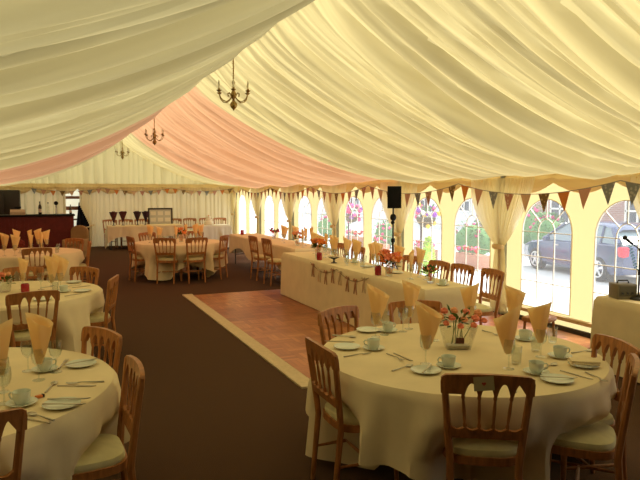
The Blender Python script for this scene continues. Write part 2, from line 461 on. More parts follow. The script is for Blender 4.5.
for k in range(3):
    x0 = -.6 + 2.2 * k
    bunting((x0, YF - .22, 1.93), (x0 + 2.2, YF - .22, 1.93), .10, 8, 'pennant bunting on far wall ' + ['over the bar', 'over the dark cones and framed board', 'over the cake table'][k], .17, .17, k)

# ------------------------------------------------------------------ chandeliers
def chandelier(loc, label):
    t = thing('chandelier', label, 'chandelier', loc, 0)
    bm = NB(); lathe(bm, [(0, 0), (.06, -.005), (.055, -.025), (.02, -.04), (0, -.045)], 18); obj('ceiling_rose', bm, BRASS, t)
    bm = NB(); tube(bm, [(0, 0, -.03), (.004, 0, -.2), (-.003, 0, -.35)], .007, 8)
    for k in range(10): lathe(bm, [(.006, 0), (.011, .012), (.006, .024)], 8, (0, 0, -.06 - .03 * k))
    obj('chain', bm, BRASS, t)
    bm = NB(); lathe(bm, [(0, -.34), (.012, -.345), (.022, -.37), (.010, -.40), (.016, -.43), (.010, -.46), (.028, -.49), (.042, -.53), (.030, -.56), (.014, -.575), (.016, -.60),
                          (.040, -.625), (.048, -.65), (.036, -.68), (.014, -.70), (.008, -.715), (0, -.72)], 18); obj('stem', bm, BRASS, t)
    for k in range(6):
        a = 2 * PI * k / 6 + .25; ca, sa = math.cos(a), math.sin(a)
        P = [(.03, -.555), (.06, -.59), (.10, -.615), (.15, -.605), (.185, -.57), (.20, -.53), (.205, -.505)]
        P2 = [(.03, -.53), (.06, -.50), (.085, -.515), (.08, -.54), (.065, -.535)]
        bm = NB(); tube(bm, [(r * ca, r * sa, z) for r, z in P], .0065, 8); tube(bm, [(r * ca, r * sa, z) for r, z in P2], .005, 6)
        arm = obj('arm', bm, BRASS, t)
        bm = NB(); lathe(bm, [(0, -.508), (.014, -.505), (.032, -.488), (.034, -.484), (.014, -.482), (.014, -.465), (0, -.465)], 14, (.205 * ca, .205 * sa, 0)); obj('drip_cup', bm, BRASS, arm)
        bm = NB(); lathe(bm, [(.010, -.466), (.010, -.415), (.013, -.405), (.011, -.385), (.004, -.362), (0, -.36)], 12, (.205 * ca, .205 * sa, 0)); cu = obj('candle_tube', bm, BULB, arm)
        cu['label'] = 'ivory candle tube with bulb'
    return t
chandelier((2.15, 7.62, RIDGE - .02), 'brass chandelier nearest the camera, largest of the three')
chandelier((2.14, 13.95, RIDGE - .02), 'brass chandelier in the middle, hanging below the pink lining')
chandelier((2.12, 20.3, RIDGE - .02), 'brass chandelier farthest away, smallest, in front of the gable wall')

# ------------------------------------------------------------------ chairs
def yb(z): return -.195 - max(0, z - .45) * .13
def make_chair(label, loc, rz, group=None):
    t = thing('banquet_chair', label, 'chair', loc, rz, group)
    # seat frame / pad outline: bowed front, narrower back
    out = []
    for k in range(28):
        a = 2 * PI * k / 28; ca, sa = math.cos(a), math.sin(a)
        e = .55
        x = math.copysign(abs(ca) ** e, ca) * (.205 + .015 * sa); y = math.copysign(abs(sa) ** e, sa) * .195
        out.append((x, y))
    bm = NB(); prism(bm, out, .042, lambda a, b, w: (a, b, .432 + w)); obj('seat_frame', bm, WOOD, t)
    bm = NB()
    rings = []
    for s, z in ((.97, .453), (.99, .468), (.95, .487), (.80, .498), (.45, .503)):
        rings.append([bm.verts.new((x * s * .97, y * s * .97, z)) for x, y in out])
    for a, b in zip(rings, rings[1:]):
        for i in range(28): bm.faces.new((a[i], a[(i + 1) % 28], b[(i + 1) % 28], b[i]))
    bm.faces.new(rings[-1]); bm.faces.new(rings[0][::-1]); p = obj('seat_pad', bm, PAD, t); p['label'] = 'cream padded seat'
    for sx in (-1, 1):
        bm = NB(); tube(bm, [(sx * .185, .172, 0), (sx * .183, .170, .06), (sx * .181, .169, .09), (sx * .178, .166, .25), (sx * .176, .164, .37), (sx * .176, .164, .415)], [.012, .016, .013, .018, .020, .018], 10); obj('leg', bm, WOOD, t)
        bm = NB()
        zs = [0, .06, .20, .42, .50, .60, .72, .84, .885]
        pts = [(sx * (.168 + .045 * max(0, z - .40) / .5), (-.235 + .04 * min(1, z / .42)) if z < .45 else yb(z), z) for z in zs]
        tube(bm, pts, [.014, .017, .018, .020, .020, .019, .018, .018, .016], 8); obj('rear_leg', bm, WOOD, t)
    # top rail with gothic arches
    f = lambda a, b, w: (a, yb(b) + w - .018 * (1 - (a / .22) ** 2), b)
    xs = [-.197, -.118, -.039, .039, .118, .197]
    poly = [(-.226, .80)]
    poly += [(-.228, .86), (-.222, .886), (-.205, .899)] + [(-.205 + .41 * k / 8, .899 + .012 * math.sin(PI * k / 8)) for k in range(1, 8)] + [(.205, .899), (.222, .886), (.228, .86), (.226, .80)]
    under = []
    for i in range(5):
        a, b = xs[i] + .011, xs[i + 1] - .011
        if i == 0: under.append((xs[0] + .008, .80))
        n = 8
        for k in range(n + 1):
            q = k / n; under.append((a + (b - a) * q, .812 + .050 * (1 - abs(2 * q - 1) ** 2.2)))
        if i < 4: under += [(xs[i + 1] - .009, .802), (xs[i + 1], .79), (xs[i + 1] + .009, .802)]
        else: under.append((xs[5] - .008, .80))
    poly += under[::-1]
    bm = NB(); prism(bm, poly, .024, f); obj('top_rail', bm, WOOD, t)
    # lower rail with little scallops
    xl = [x * .87 for x in xs]
    poly = [(-.185, .565), (.185, .565)]
    up = []
    for i in range(5):
        for k in range(7):
            q = k / 6; up.append((xl[i] + (xl[i + 1] - xl[i]) * q, .628 - .016 * math.sin(PI * q)))
    poly += up[::-1]
    bm = NB(); prism(bm, poly, .022, f); obj('lower_rail', bm, WOOD, t)
    for i in range(1, 5):
        bm = NB(); P = []; rr = []
        for k, (q, r) in enumerate(((0, .008), (.1, .011), (.16, .007), (.5, .0095), (.84, .007), (.9, .0105), (1, .008))):
            z = .62 + (.80 - .62) * q; x = xl[i] + (xs[i] - xl[i]) * q; P.append(f(x, z, 0)); rr.append(r)
        tube(bm, P, rr, 8); obj('spindle', bm, WOOD, t)
    for sx in (-1, 1):
        bm = NB(); tube(bm, [(sx * .18, .168, .21), (sx * .176, 0, .21), (sx * .17, -.215, .21)], [.008, .012, .008], 8); obj('stretcher', bm, WOOD, t)
    bm = NB(); tube(bm, [(-.176, 0, .21), (0, 0, .21), (.176, 0, .21)], [.008, .012, .008], 8); obj('stretcher', bm, WOOD, t)
    return t
CH = []
BACK = .24
def chair(x, y, tx, ty, label, group=None):
    d = math.hypot(tx - x, ty - y); x, y = x + BACK * (tx - x) / d, y + BACK * (ty - y) / d      # (x, y) is where the back stands
    rz = math.atan2(ty - y, tx - x) - PI / 2
    if not CH: CH.append(make_chair(label, (x, y, 0), rz, group)); return CH[0]
    return dup(CH[0], (x, y, 0), rz, label, group)
def chair_at(c, deg, dist, label, group=None, turn=0):
    a = math.radians(deg); x, y = c[0] + dist * math.cos(a), c[1] + dist * math.sin(a)
    b = a + math.radians(turn)
    return chair(x, y, x - math.cos(b), y - math.sin(b), label, group)

# ------------------------------------------------------------------ tables and cloths
def cloth_mesh(per, h, hem, amp, rr, dents=(), nv=16, flare=.10):
    """per: list of (x, y, nx, ny, s); hem(s) gives the foot height of the cloth"""
    n = len(per); bm = NB()
    ph = [(rr.uniform(0, 6.28), rr.randint(*q), w) for q, w in (((5, 8), .5), ((9, 13), .8), ((15, 22), .5), ((26, 36), .22))]
    def wav(s): return sum(w * math.sin(2 * PI * k * s + p) for p, k, w in ph)
    rings = [[bm.verts.new((x - nx * .03, y - ny * .03, h)) for x, y, nx, ny, s in per],
             [bm.verts.new((x - nx * .005, y - ny * .005, h)) for x, y, nx, ny, s in per]]
    for j in range(1, nv + 1):
        v = j / nv; ring = []
        for x, y, nx, ny, s in per:
            z = h - (h - hem(s)) * v ** 1.0
            L = h - z
            o = .004 + .012 * min(1, L / .02) + L * flare + amp * (min(1, L / .30) ** 1.2) * wav(s)
            o = max(o, .008)
            for ds, dw, dd in dents:                 # chair seats push the cloth in
                e = abs((s - ds + .5) % 1 - .5) / dw
                if e < 1: o -= dd * (1 - e * e) ** 1.2 * min(1, max(0, (L - .16) / .20)) ** 1.2
            ring.append(bm.verts.new((x + nx * o, y + ny * o, z)))
        rings.append(ring)
    for a, b in zip(rings, rings[1:]):
        for i in range(n): bm.faces.new((a[i], a[(i + 1) % n], b[(i + 1) % n], b[i]))
    bm.faces.new(rings[0])
    return bm
TH = 0.750
def round_cloth(c, r, label, side=1.36, rot=0.0, seed=1, amp=.035, group=None, hemmin=.05, chairs=()):
    per = []
    dents = [((math.atan2(y - c[1], x - c[0]) / (2 * PI)) % 1, .062, .36) for x, y in chairs]
    n = 220
    for k in range(n):
        a = 2 * PI * k / n; per.append((r * math.cos(a), r * math.sin(a), math.cos(a), math.sin(a), k / n))
    def hem(s):
        a = 2 * PI * s - rot
        d = side / max(abs(math.cos(a)), abs(math.sin(a)))
        return max(hemmin + .02 * math.sin(9 * a), TH - (d - r))
    o = obj('tablecloth', cloth_mesh(per, TH, hem, amp, random.Random(seed), dents), LINEN, None, True, (c[0], c[1], 0))
    return tag(o, label, 'tablecloth', group)
def round_table(c, r, label):
    t = thing('round_table', label, 'table', (c[0], c[1], 0))
    bm = NB(); lathe(bm, [(0, .715), (r - .02, .715), (r - .005, .722), (r - .005, .742), (r - .02, .747), (0, .747)], 64); obj('tabletop', bm, mat('plywood', (.35, .22, .1), .6), t)
    for sx in (-1, 1):
        bm = NB(); x = sx * .42
        tube(bm, [(x, -.3, .715), (x * 1.05, -.33, .0), ], .014, 8); tube(bm, [(x, .3, .715), (x * 1.05, .33, .0)], .014, 8); tube(bm, [(x * 1.03, -.31, .3), (x * 1.03, .31, .3)], .010, 8)
        obj('leg_frame', bm, BLKM, t)
def rect_perim(lx, ly, rad=.02, step=.035):
    pts = []; s = 0
    hx, hy = lx / 2, ly / 2
    segs = [((-hx, -hy), (hx, -hy), (0, -1)), ((hx, -hy), (hx, hy), (1, 0)), ((hx, hy), (-hx, hy), (0, 1)), ((-hx, hy), (-hx, -hy), (-1, 0))]
    for a, b, n in segs:
        L = math.hypot(b[0] - a[0], b[1] - a[1]); k = max(4, int(L / step))
        for i in range(k):
            q = i / k
            x = a[0] + (b[0] - a[0]) * q; y = a[1] + (b[1] - a[1]) * q
            e = min(q, 1 - q) * L
            nx, ny = n
            if e < .06:
                tx, ty = (b[0] - a[0]) / L, (b[1] - a[1]) / L
                sg = -1 if q < .5 else 1; w = (1 - e / .06) * .9
                nx += sg * tx * w; ny += sg * ty * w
            pts.append([x, y, nx, ny, 0])
    for i, p in enumerate(pts): p[4] = i / len(pts)
    return pts
def rect_cloth(c, lx, ly, label, hem=.03, amp=.006, seed=2, h=TH, rz=0.0, corner=0.0, group=None):
    per = rect_perim(lx, ly)
    o = obj('tablecloth', cloth_mesh(per, h, hem if callable(hem) else (lambda s: hem), amp, random.Random(seed), flare=.02), LINEN, None, True, (c[0], c[1], 0))
    o.rotation_euler = (0, 0, rz)
    return tag(o, label, 'tablecloth', group)
def trestle(c, lx, ly, label, rz=0.0, h=.75):
    t = thing('trestle_table', label, 'table', (c[0], c[1], 0), rz)
    bm = NB(); bbox_bev(bm, (0, 0, h - .02), (lx - .02, ly - .02, .033), .006); obj('tabletop', bm, mat('plywood', (.35, .22, .1), .6), t)
    along_y = ly > lx
    for e in (-1, 1):
        bm = NB(); L = (max(lx, ly) / 2 - .12) * e; W2 = min(lx, ly) / 2 - .08
        for s in (-1, 1):
            p, q = (s * W2, L, h - .04), (s * (W2 - .02), L + e * .04, 0)
            if not along_y: p, q = (p[1], p[0], p[2]), (q[1], q[0], q[2])
            tube(bm, [p, q], .014, 8)
        p, q = (-W2, L, .25), (W2, L, .25)
        if not along_y: p, q = (p[1], p[0], p[2]), (q[1], q[0], q[2])
        tube(bm, [p, q], .009, 8)
        obj('leg_frame', bm, BLKM, t)

# ------------------------------------------------------------------ tableware prototypes
PROTO = {}
def place(kind, x, y, rz, label, group=None, z=TH + .0015, cat=None):
    if kind not in PROTO:
        PROTO[kind] = MAKE[kind](); o = PROTO[kind]
        o.location = (x, y, z); o.rotation_euler = (0, 0, rz); tag(o, label, None, group); return o
    return dup(PROTO[kind], (x, y, z), rz, label, group)
def mk_plate():
    bm = NB(); lathe(bm, [(0, 0), (.05, 0), (.055, .003), (.085, .012), (.090, .015), (.089, .017), (.083, .0150), (.055, .0065), (.05, .005), (0, .005)], 32)
    o = obj('side_plate', bm, CHINA); return tag(o, None, 'plate')
def mk_saucer():
    bm = NB(); lathe(bm, [(0, 0), (.042, 0), (.046, .003), (.070, .012), (.074, .015), (.073, .017), (.066, .0145), (.03, .006), (.028, .004), (0, .004)], 28)
    o = obj('saucer', bm, CHINA); return tag(o, None, 'saucer')
def mk_cup():
    o = bpy.data.objects.new('cup', None); COL.objects.link(o); tag(o, None, 'cup')
    bm = NB(); lathe(bm, [(0, 0), (.026, 0), (.028, .004), (.034, .012), (.041, .035), (.043, .062), (.0425, .064), (.0405, .062), (.038, .035), (.030, .012), (0, .008)], 26); obj('bowl', bm, CHINA, o)
    bm = NB(); tube(bm, [(.041, 0, .052), (.058, 0, .055), (.066, 0, .042), (.060, 0, .026), (.039, 0, .020)], .0045, 8); obj('handle', bm, CHINA, o)
    return o
def mk_glass():
    o = bpy.data.objects.new('wine_glass', None); COL.objects.link(o); tag(o, None, 'glass')
    bm = NB(); lathe(bm, [(.006, .082), (.016, .088), (.030, .105), (.036, .128), (.037, .150), (.034, .182), (.033, .184), (.035, .150), (.034, .128), (.028, .108), (.010, .092)], 24); obj('bowl', bm, GLASS, o)
    bm = NB(); lathe(bm, [(0, 0), (.033, .001), (.034, .003), (.012, .006), (.005, .012), (.004, .045), (.006, .082), (0, .083)], 20); obj('stem', bm, GLASS, o)
    return o
def mk_tumbler():
    bm = NB(); lathe(bm, [(0, .0), (.026, 0), (.028, .006), (.034, .11), (.033, .112), (.0315, .11), (.026, .012), (0, .010)], 22)
    o = obj('tumbler', bm, GLASS); return tag(o, None, 'glass')
def napkin(peak, low, w, front, seed):
    """a folded paper cone, flattened, its rim slanting from a tall tip down to a low corner"""
    def mk():
        o = bpy.data.objects.new('napkin', None); COL.objects.link(o); tag(o, None, 'napkin')
        for nm, k, dp in (('outer_fold', 1.0, 0.0), ('inner_fold', .86, .03)):
            bm = NB()
            def f(u, v):
                a = 2 * PI * u; ca, sa = math.cos(a), math.sin(a)
                q = (1 + ca) / 2                                   # 0 at the tall tip, 1 at the low corner
                top = peak - dp - (peak - low) * q + (front * min(0, sa) if k == 1 else 0.02 * max(0, sa))
                z = .092 + (top - .092) * v
                hh = (z - .092)
                W = .016 + (w / 2 - .016) * min(1.12, (hh / (low - .092)) ** .85)
                x = W * k * ca + W * .30; y = W * .42 * k * math.copysign((1 - ca * ca), sa) + .004 * math.sin(6 * ca + 5 * v) * v
                x -= .10 * max(0, z - low)
                return (x, y, z)
            V = grid(bm, 36, 10, f)
            bmesh.ops.remove_doubles(bm, verts=bm.verts, dist=.0004)
            q = obj(nm, bm, GOLD, o)
        return o
    return mk
def knifeshape(L, blade):
    bm = NB()
    if blade:
        poly = [(-L / 2, -.005), (-.005, -.004), (.0, -.008), (L / 2 - .02, -.009), (L / 2, .004), (0, .004), (-.005, .004), (-L / 2, .005)]
        prism(bm, poly, .004, lambda a, b, w: (a, b, .003 + w))
    return bm
def mk_knife(): return tag(obj('knife', knifeshape(.21, True), STEEL), None, 'knife')
def mk_fork():
    bm = NB(); tube(bm, [(-.10, 0, .004), (-.05, 0, .005), (.02, 0, .009), (.04, 0, .007)], [.005, .0045, .003, .004], 8)
    prism(bm, [(.035, -.004), (.05, -.011), (.062, -.012), (.062, .012), (.05, .011), (.035, .004)], .003, lambda a, b, w: (a, b, .006 + w))
    for k in range(4): tube(bm, [(.06, -.0095 + k * .0063, .006), (.08, -.0095 + k * .0063, .006), (.10, -.009 + k * .006, .010)], [.0022, .002, .0012], 6)
    return tag(obj('fork', bm, STEEL), None, 'fork')
def mk_spoon():
    bm = NB(); tube(bm, [(-.09, 0, .004), (-.04, 0, .005), (.02, 0, .008), (.04, 0, .007)], [.005, .0045, .003, .004], 8)
    ball(bm, (.065, 0, .008), .024, 2, (1.25, .78, .28))
    return tag(obj('spoon', bm, STEEL), None, 'spoon')
MAKE = dict(plate=mk_plate, saucer=mk_saucer, cup=mk_cup, glass=mk_glass, tumbler=mk_tumbler, knife=mk_knife, fork=mk_fork, spoon=mk_spoon,
            nap1=napkin(.395, .30, .15, .035, 1), nap2=napkin(.385, .325, .145, .05, 2), nap3=napkin(.36, .31, .14, .03, 3))
def line_item(kind, a, b, label, group=None, z=TH + .0015):
    return place(kind, (a[0] + b[0]) / 2, (a[1] + b[1]) / 2, math.atan2(b[1] - a[1], b[0] - a[0]), label, group, z)
def nglass(x, y, face, kind, where, g=None):
    place('glass', x, y, 0, 'wine glass holding napkin ' + where, g and 'napkin glasses on ' + g)
    place(kind, x, y, face, 'gold napkin ' + where, g and 'napkins on ' + g, TH + .002)
def cupset(x, y, where, rz=0.0, g=None):
    place('saucer', x, y, 0, 'white saucer under a cup ' + where, g and 'saucers on ' + g)
    place('cup', x, y, rz, 'white china cup ' + where, g and 'cups on ' + g, TH + .0065)

VIEW = -yaw
# ------------------------------------------------------------------ round table right front
C1 = (2.43, 3.28)
round_table(C1, .895, 'round folding table under the large cloth at right front')
round_cloth(C1, .905, 'cream cloth on the large round table at right front', side=1.33, rot=math.radians(30), seed=4, amp=.055, chairs=((1.955, 2.40), (1.45, 3.28), (2.72, 2.30), (3.10, 2.64), (2.02, 4.24), (2.72, 4.26)))
chair(1.955, 2.40, 1.955 + .52, 2.40 + .85, 'wooden chair with a small card hung on its back, front centre')
chair(1.45, 3.28, 2.43, 3.26, 'wooden chair at left of the right front table, beside the dance floor edging')
chair(2.80, 2.28, 2.80 - .66, 2.28 + .75, 'wooden chair cut by the right edge, nearest at the right front table')
chair(3.10, 2.64, 2.40, 2.84, 'wooden chair between the right front table and the equipment table')
chair(2.02, 4.24, 2.43, 3.28, 'wooden chair at the right front table, below the long table front')
chair(2.72, 4.26, 2.43, 3.28, 'wooden chair behind the pair of gold napkins on the right front table')
T1 = 'right front table'
nglass(2.13, 3.86, VIEW, 'nap1', 'at the left of the ' + T1)
nglass(2.49, 3.99, VIEW + .2, 'nap2', 'half hidden behind another at back of ' + T1)
nglass(2.07, 3.12, VIEW - .1, 'nap1', 'left of the flower vase on ' + T1)
nglass(2.93, 3.80, VIEW + PI, 'nap3', 'just behind the flower vase on ' + T1)
nglass(2.46, 2.83, VIEW + PI, 'nap1', 'tallest, in front, right of the vase on ' + T1)
nglass(3.02, 3.45, VIEW, 'nap2', 'half hidden at the far right of ' + T1)
nglass(2.83, 2.96, VIEW + PI - .2, 'nap3', 'pointed, beside the window end of ' + T1)
for (x, y), w in (((2.22, 3.89), 'beside the leftmost napkin glass of the '), ((2.40, 3.93), 'behind the overlapping napkins of the '), ((2.46, 3.60), 'at the left rim of the flower vase on '),
                  ((2.58, 2.90), 'right of the tallest front napkin on '), ((3.18, 3.22), 'by the rightmost cup of the '), ((2.90, 3.08), 'behind the pointed napkin on ')):
    place('tumbler' if x > 2.5 else 'glass', x, y, 0, 'empty clear glass ' + w + T1)
for (x, y), w, rz in (((1.95, 3.56), 'in front of the leftmost napkin of ', 2.5), ((2.30, 3.98), 'behind the leftmost napkin of ', 0), ((2.16, 3.01), 'just behind the chair with the card at ', 2.8),
                      ((3.06, 3.36), 'between the two far right napkins of ', 0), ((2.55, 2.70), 'right of the card chair back at ', -.5), ((2.94, 2.91), 'rightmost, beyond the stacked plate of ', -.3)):
    cupset(x, y, w + T1, rz)
for (x, y), w in (((1.98, 2.98), 'left of the card chair at '), ((1.80, 3.66), 'at the left rim of '), ((2.17, 4.05), 'by the far left chair at '), ((2.55, 2.54), 'right of the card chair at '), ((2.92, 2.70), 'carrying a folded cream napkin at ')):
    place('plate', x, y, 0, 'white side plate ' + w + T1)
bm = NB(); bbox_bev(bm, (0, 0, .006), (.17, .10, .012), .005); bbox_bev(bm, (.004, .003, .018), (.165, .095, .010), .004)
tag(obj('folded_napkin', bm, LINEN, None, True, (2.92, 2.70, TH + .019)), 'flat folded cream napkin on a plate at the right rim of right front table', 'napkin'); bpy.data.objects['folded_napkin'].rotation_euler = (0, 0, -.6)
K = TH + .018
line_item('knife', (1.93, 2.93), (2.06, 3.05), 'steel knife lying on the plate left of the card chair', None, K)
line_item('knife', (2.47, 2.60), (2.66, 2.49), 'steel knife lying on the plate right of the card chair', None, K)
for kind, a, b, w in (('spoon', (1.81, 3.07), (1.97, 3.12), 'at the near left rim of '), ('fork', (1.97, 3.44), (1.98, 3.20), 'before the left cup of '), ('knife', (2.02, 3.42), (2.03, 3.20), 'beside the fork before the left cup of '),
                      ('fork', (1.68, 3.46), (1.88, 3.47), 'by the left chair at '), ('spoon', (1.87, 4.02), (1.98, 3.91), 'at the far left rim of '), ('knife', (1.76, 3.88), (1.90, 3.80), 'near the far left rim of '),
                      ('fork', (2.97, 3.72), (2.97, 3.52), 'behind the flower vase on '), ('spoon', (2.64, 2.75), (2.78, 2.79), 'beside the cup right of the card chair at '), ('knife', (2.72, 2.67), (2.75, 2.49), 'between the two right plates of '),
                      ('fork', (2.82, 2.58), (2.78, 2.42), 'nearest the right chair at '), ('knife', (2.22, 2.50), (2.30, 2.62), 'against the card chair back at '), ('spoon', (3.10, 2.95), (3.24, 2.94), 'beyond the rightmost cup of ')):
    line_item(kind, a, b, 'steel ' + kind + ' ' + w + T1)

# flower vase (clear trough with pink roses)
FL = {}
def fmat(n, c): return mat(n, c, .8, spec=.1, noise=.2, scale=40)
ROSE = fmat('rose_pink', (.78, .24, .15)); PEACH = fmat('peach_petal', (.85, .38, .2)); LEAF = fmat('leaf_green', (.10, .17, .05)); LILY = fmat('lily_orange', (.85, .26, .07)); WHT = fmat('white_petal', (.75, .7, .6)); MAG = fmat('magenta_petal', (.6, .05, .2))
def blossom(bm, c, r, rr):
    for k in range(7):
        a = 2 * PI * k / 7 + rr.random(); s = .55 if k < 4 else .75
        ball(bm, (c[0] + math.cos(a) * r * .42 * s, c[1] + math.sin(a) * r * .42 * s, c[2] + (.25 if k < 4 else 0) * r), r * .55, 1, (1, 1, .85))
    ball(bm, (c[0], c[1], c[2] + r * .3), r * .5, 2)
def lily(bm, c, r, rr):
    ax = Vector((rr.uniform(-.7, .7), rr.uniform(-.9, .3), .8)).normalized(); q = ax.to_track_quat('Z', 'Y')
    for k in range(6):
        a = 2 * PI * k / 6; pts = [Vector((math.cos(a) * x, math.sin(a) * x, z)) * r for x, z in ((.06, 0), (.30, .55), (.75, .9), (1.15, .75))]
        P = [Vector(c) + q @ p for p in pts]; tube(bm, P, [.10 * r, .26 * r, .2 * r, .03 * r], 6)
def leaves(bm, c, R0, n, rr, L=.07):
    for k in range(n):
        a = rr.uniform(0, 2 * PI); e = rr.uniform(-.1, 1.0); d = Vector((math.cos(a) * math.cos(e), math.sin(a) * math.cos(e), math.sin(e)))
        p = Vector(c) + d * R0 * rr.uniform(.3, .9); q = p + d * L * rr.uniform(.7, 1.3); side = d.cross(Vector((0, 0, 1))).normalized() * L * .25
        m1 = (p + q) / 2
        vs = [bm.verts.new(x) for x in (p, m1 + side + Vector((0, 0, .004)), q, m1 - side + Vector((0, 0, .004)))]
        bm.faces.new(vs)
        vs2 = [bm.verts.new(x + Vector((0, 0, -.002))) for x in (p, m1 + side, q, m1 - side)]; bm.faces.new(vs2)
t = thing('flower_trough', 'clear glass trough of pink roses in the centre of the right front table', 'flowers', (2.48, 3.36, TH + .0015), VIEW)
bm = NB()
def trough(bm, w0, d0, w1, d1, h, th=.004):
    def ring(w, d, z): return [bm.verts.new((sx * w / 2, sy * d / 2, z)) for sx, sy in ((-1, -1), (1, -1), (1, 1), (-1, 1))]
    rs = [ring(w0, d0, 0), ring(w1, d1, h), ring(w1 - th * 2, d1 - th * 2, h), ring(w0 - th * 2, d0 - th * 2, .006)]
    bm.faces.new(rs[0][::-1]); bm.faces.new(rs[3])
    for a, b in zip(rs, rs[1:]):
        for i in range(4): bm.faces.new((a[i], a[(i + 1) % 4], b[(i + 1) % 4], b[i]))
trough(bm, .155, .10, .24, .15, .17); obj('trough', bm, clear_mat('trough_glass', (.95, .95, .92), .05, .5, .04), t, False)
bm = NB(); box(bm, (0, 0, .014), (.14, .085, .022)); obj('base_band', bm, mat('silver_band', (.55, .5, .4), .4), t, False)
bm = NB(); box(bm, (.0, -.078, .085), (.055, .003, .042)); q = obj('picture_tag', bm, mat('dark_picture', (.10, .03, .02), .5, noise=.8, scale=60), t, False); q['label'] = 'small dark picture tag'; q.rotation_euler = (.18, 0, 0); q.location = (0, .015, .0)
rr = random.Random(21)
for k, (x, y, z, r) in enumerate(((-.13, -.02, .215, .040), (-.085, .03, .245, .034), (.11, -.03, .205, .038), (.14, .02, .235, .036), (.0, -.08, .165, .030), (.09, -.07, .17, .030), (-.02, .02, .25, .034), (.055, .0, .245, .034),
                                 (-.05, -.05, .215, .032), (.03, -.05, .205, .034), (-.09, -.06, .18, .028), (.17, -.02, .19, .030))):
    bm = NB(); blossom(bm, (x, y, z), r, rr); obj('rose', bm, ROSE if k % 3 else PEACH, t)
bm = NB(); leaves(bm, (0, 0, .17), .11, 34, rr, .05); obj('foliage', bm, LEAF, t)
bm = NB()
for k in range(7): tube(bm, [(rr.uniform(-.05, .05), rr.uniform(-.03, .03), .03), (rr.uniform(-.1, .1), rr.uniform(-.05, .05), .2)], .003, 6)
obj('stem', bm, LEAF, t)
# card hanging on the front chair
fc = CH[0]
bm = NB(); box(bm, (0, 0, 0), (.098, .002, .07)); k = obj('place_card', bm, mat('card_paper', (.55, .47, .28), .8), None, False)
cw = fc.matrix_basis @ Vector((-.022, yb(.86) - .038, .866))
k.location = cw; k.rotation_euler = (0, -.10, fc.rotation_euler[2]); tag(k, 'small cream card with a red heart hung on the front chair back', 'card')
bm = NB(); hp = []
for i in range(24):
    a = 2 * PI * i / 24; hp.append((.0008 * 16 * math.sin(a) ** 3 * .8, .0008 * (13 * math.cos(a) - 5 * math.cos(2 * a) - 2 * math.cos(3 * a) - math.cos(4 * a)) * .8))
prism(bm, hp, .001, lambda a, b, w: (a, -.0018 + w, b)); h = obj('heart', bm, mat('heart_red', (.5, .08, .04), .7), k, False); h['label'] = 'red heart'
# pale tag on the right edge chair
# ------------------------------------------------------------------ round table left front
C2 = (-.62, 3.74)
round_table(C2, .92, 'round folding table under the cloth at left front')
round_cloth(C2, .93, 'cream cloth on the round table at left front', side=1.35, rot=math.radians(0), seed=9, amp=.050, chairs=((.40, 3.28), (.27, 4.18), (-.34, 2.76)))
chair(.365, 3.29, -.635, 3.24, 'wooden chair seen side on at right of the left front table')
chair(.27, 4.18, -.62, 3.74, 'wooden chair behind the left front table, its arched rail above the side plate')
chair(-.34, 2.76, -.62, 3.74, 'wooden chair in the bottom left corner, only its back showing')
T2 = 'left front table'
nglass(-.09, 3.71, VIEW, 'nap2', 'fully in view on the ' + T2)
nglass(-.26, 3.56, VIEW + PI, 'nap1', 'cut by the left edge on the ' + T2)
nglass(-.55, 4.25, VIEW, 'nap3', 'at the far side of the ' + T2)
for (x, y), w in (((-.15, 3.93), 'behind the upright napkin of '), ((.0, 3.84), 'right of the upright napkin of '), ((-.24, 3.36), 'left of the near cup on ')):
    place('glass', x, y, 0, 'empty clear wine glass ' + w + T2)
cupset(-.16, 3.31, 'at the near side of ' + T2, 2.6); cupset(-.06, 3.90, 'behind the upright napkin of ' + T2, .3)
place('plate', .02, 3.21, 0, 'white side plate with two knives at near edge of ' + T2); place('plate', .14, 3.93, 0, 'white side plate near the far chair of ' + T2)
line_item('knife', (-.06, 3.22), (.12, 3.14), 'steel knife across the near plate of left front table', None, K)
line_item('knife', (-.04, 3.29), (.15, 3.22), 'second steel knife, behind the other on the near plate of left front table', None, K)
line_item('knife', (.06, 3.92), (.22, 3.98), 'steel knife resting on the far plate of left front table', None, K)
for kind, a, b, w in (('fork', (.24, 3.53), (.05, 3.57), 'between the two plates of '), ('knife', (0.0, 3.56), (.20, 3.47), 'below the fork between the plates of '), ('spoon', (-.01, 3.0), (-.13, 3.16), 'nearest the corner chair on '),
                      ('knife', (-.03, 2.98), (-.18, 3.13), 'beside the spoon by the corner chair on '), ('spoon', (-.06, 3.44), (0.0, 3.64), 'beside the near cup of '), ('fork', (.02, 3.92), (.06, 4.07), 'behind the far plate of ')):
    line_item(kind, a, b, 'steel ' + kind + ' ' + w + T2)
bm = NB(); bbox_bev(bm, (0, 0, .008), (.035, .022, .014), .004); o = obj('wrapped_chocolate', bm, mat('orange_foil', (.7, .2, .04), .35)); o.location = (-.085, 3.385, TH + .002); o.rotation_euler = (0, 0, .5); tag(o, 'small orange and black wrapped sweet beside the near cup at left', 'sweet')
bm = NB(); bbox_bev(bm, (.022, 0, .008), (.010, .023, .0145), .003); obj('wrapper_band', bm, BLACK, o)

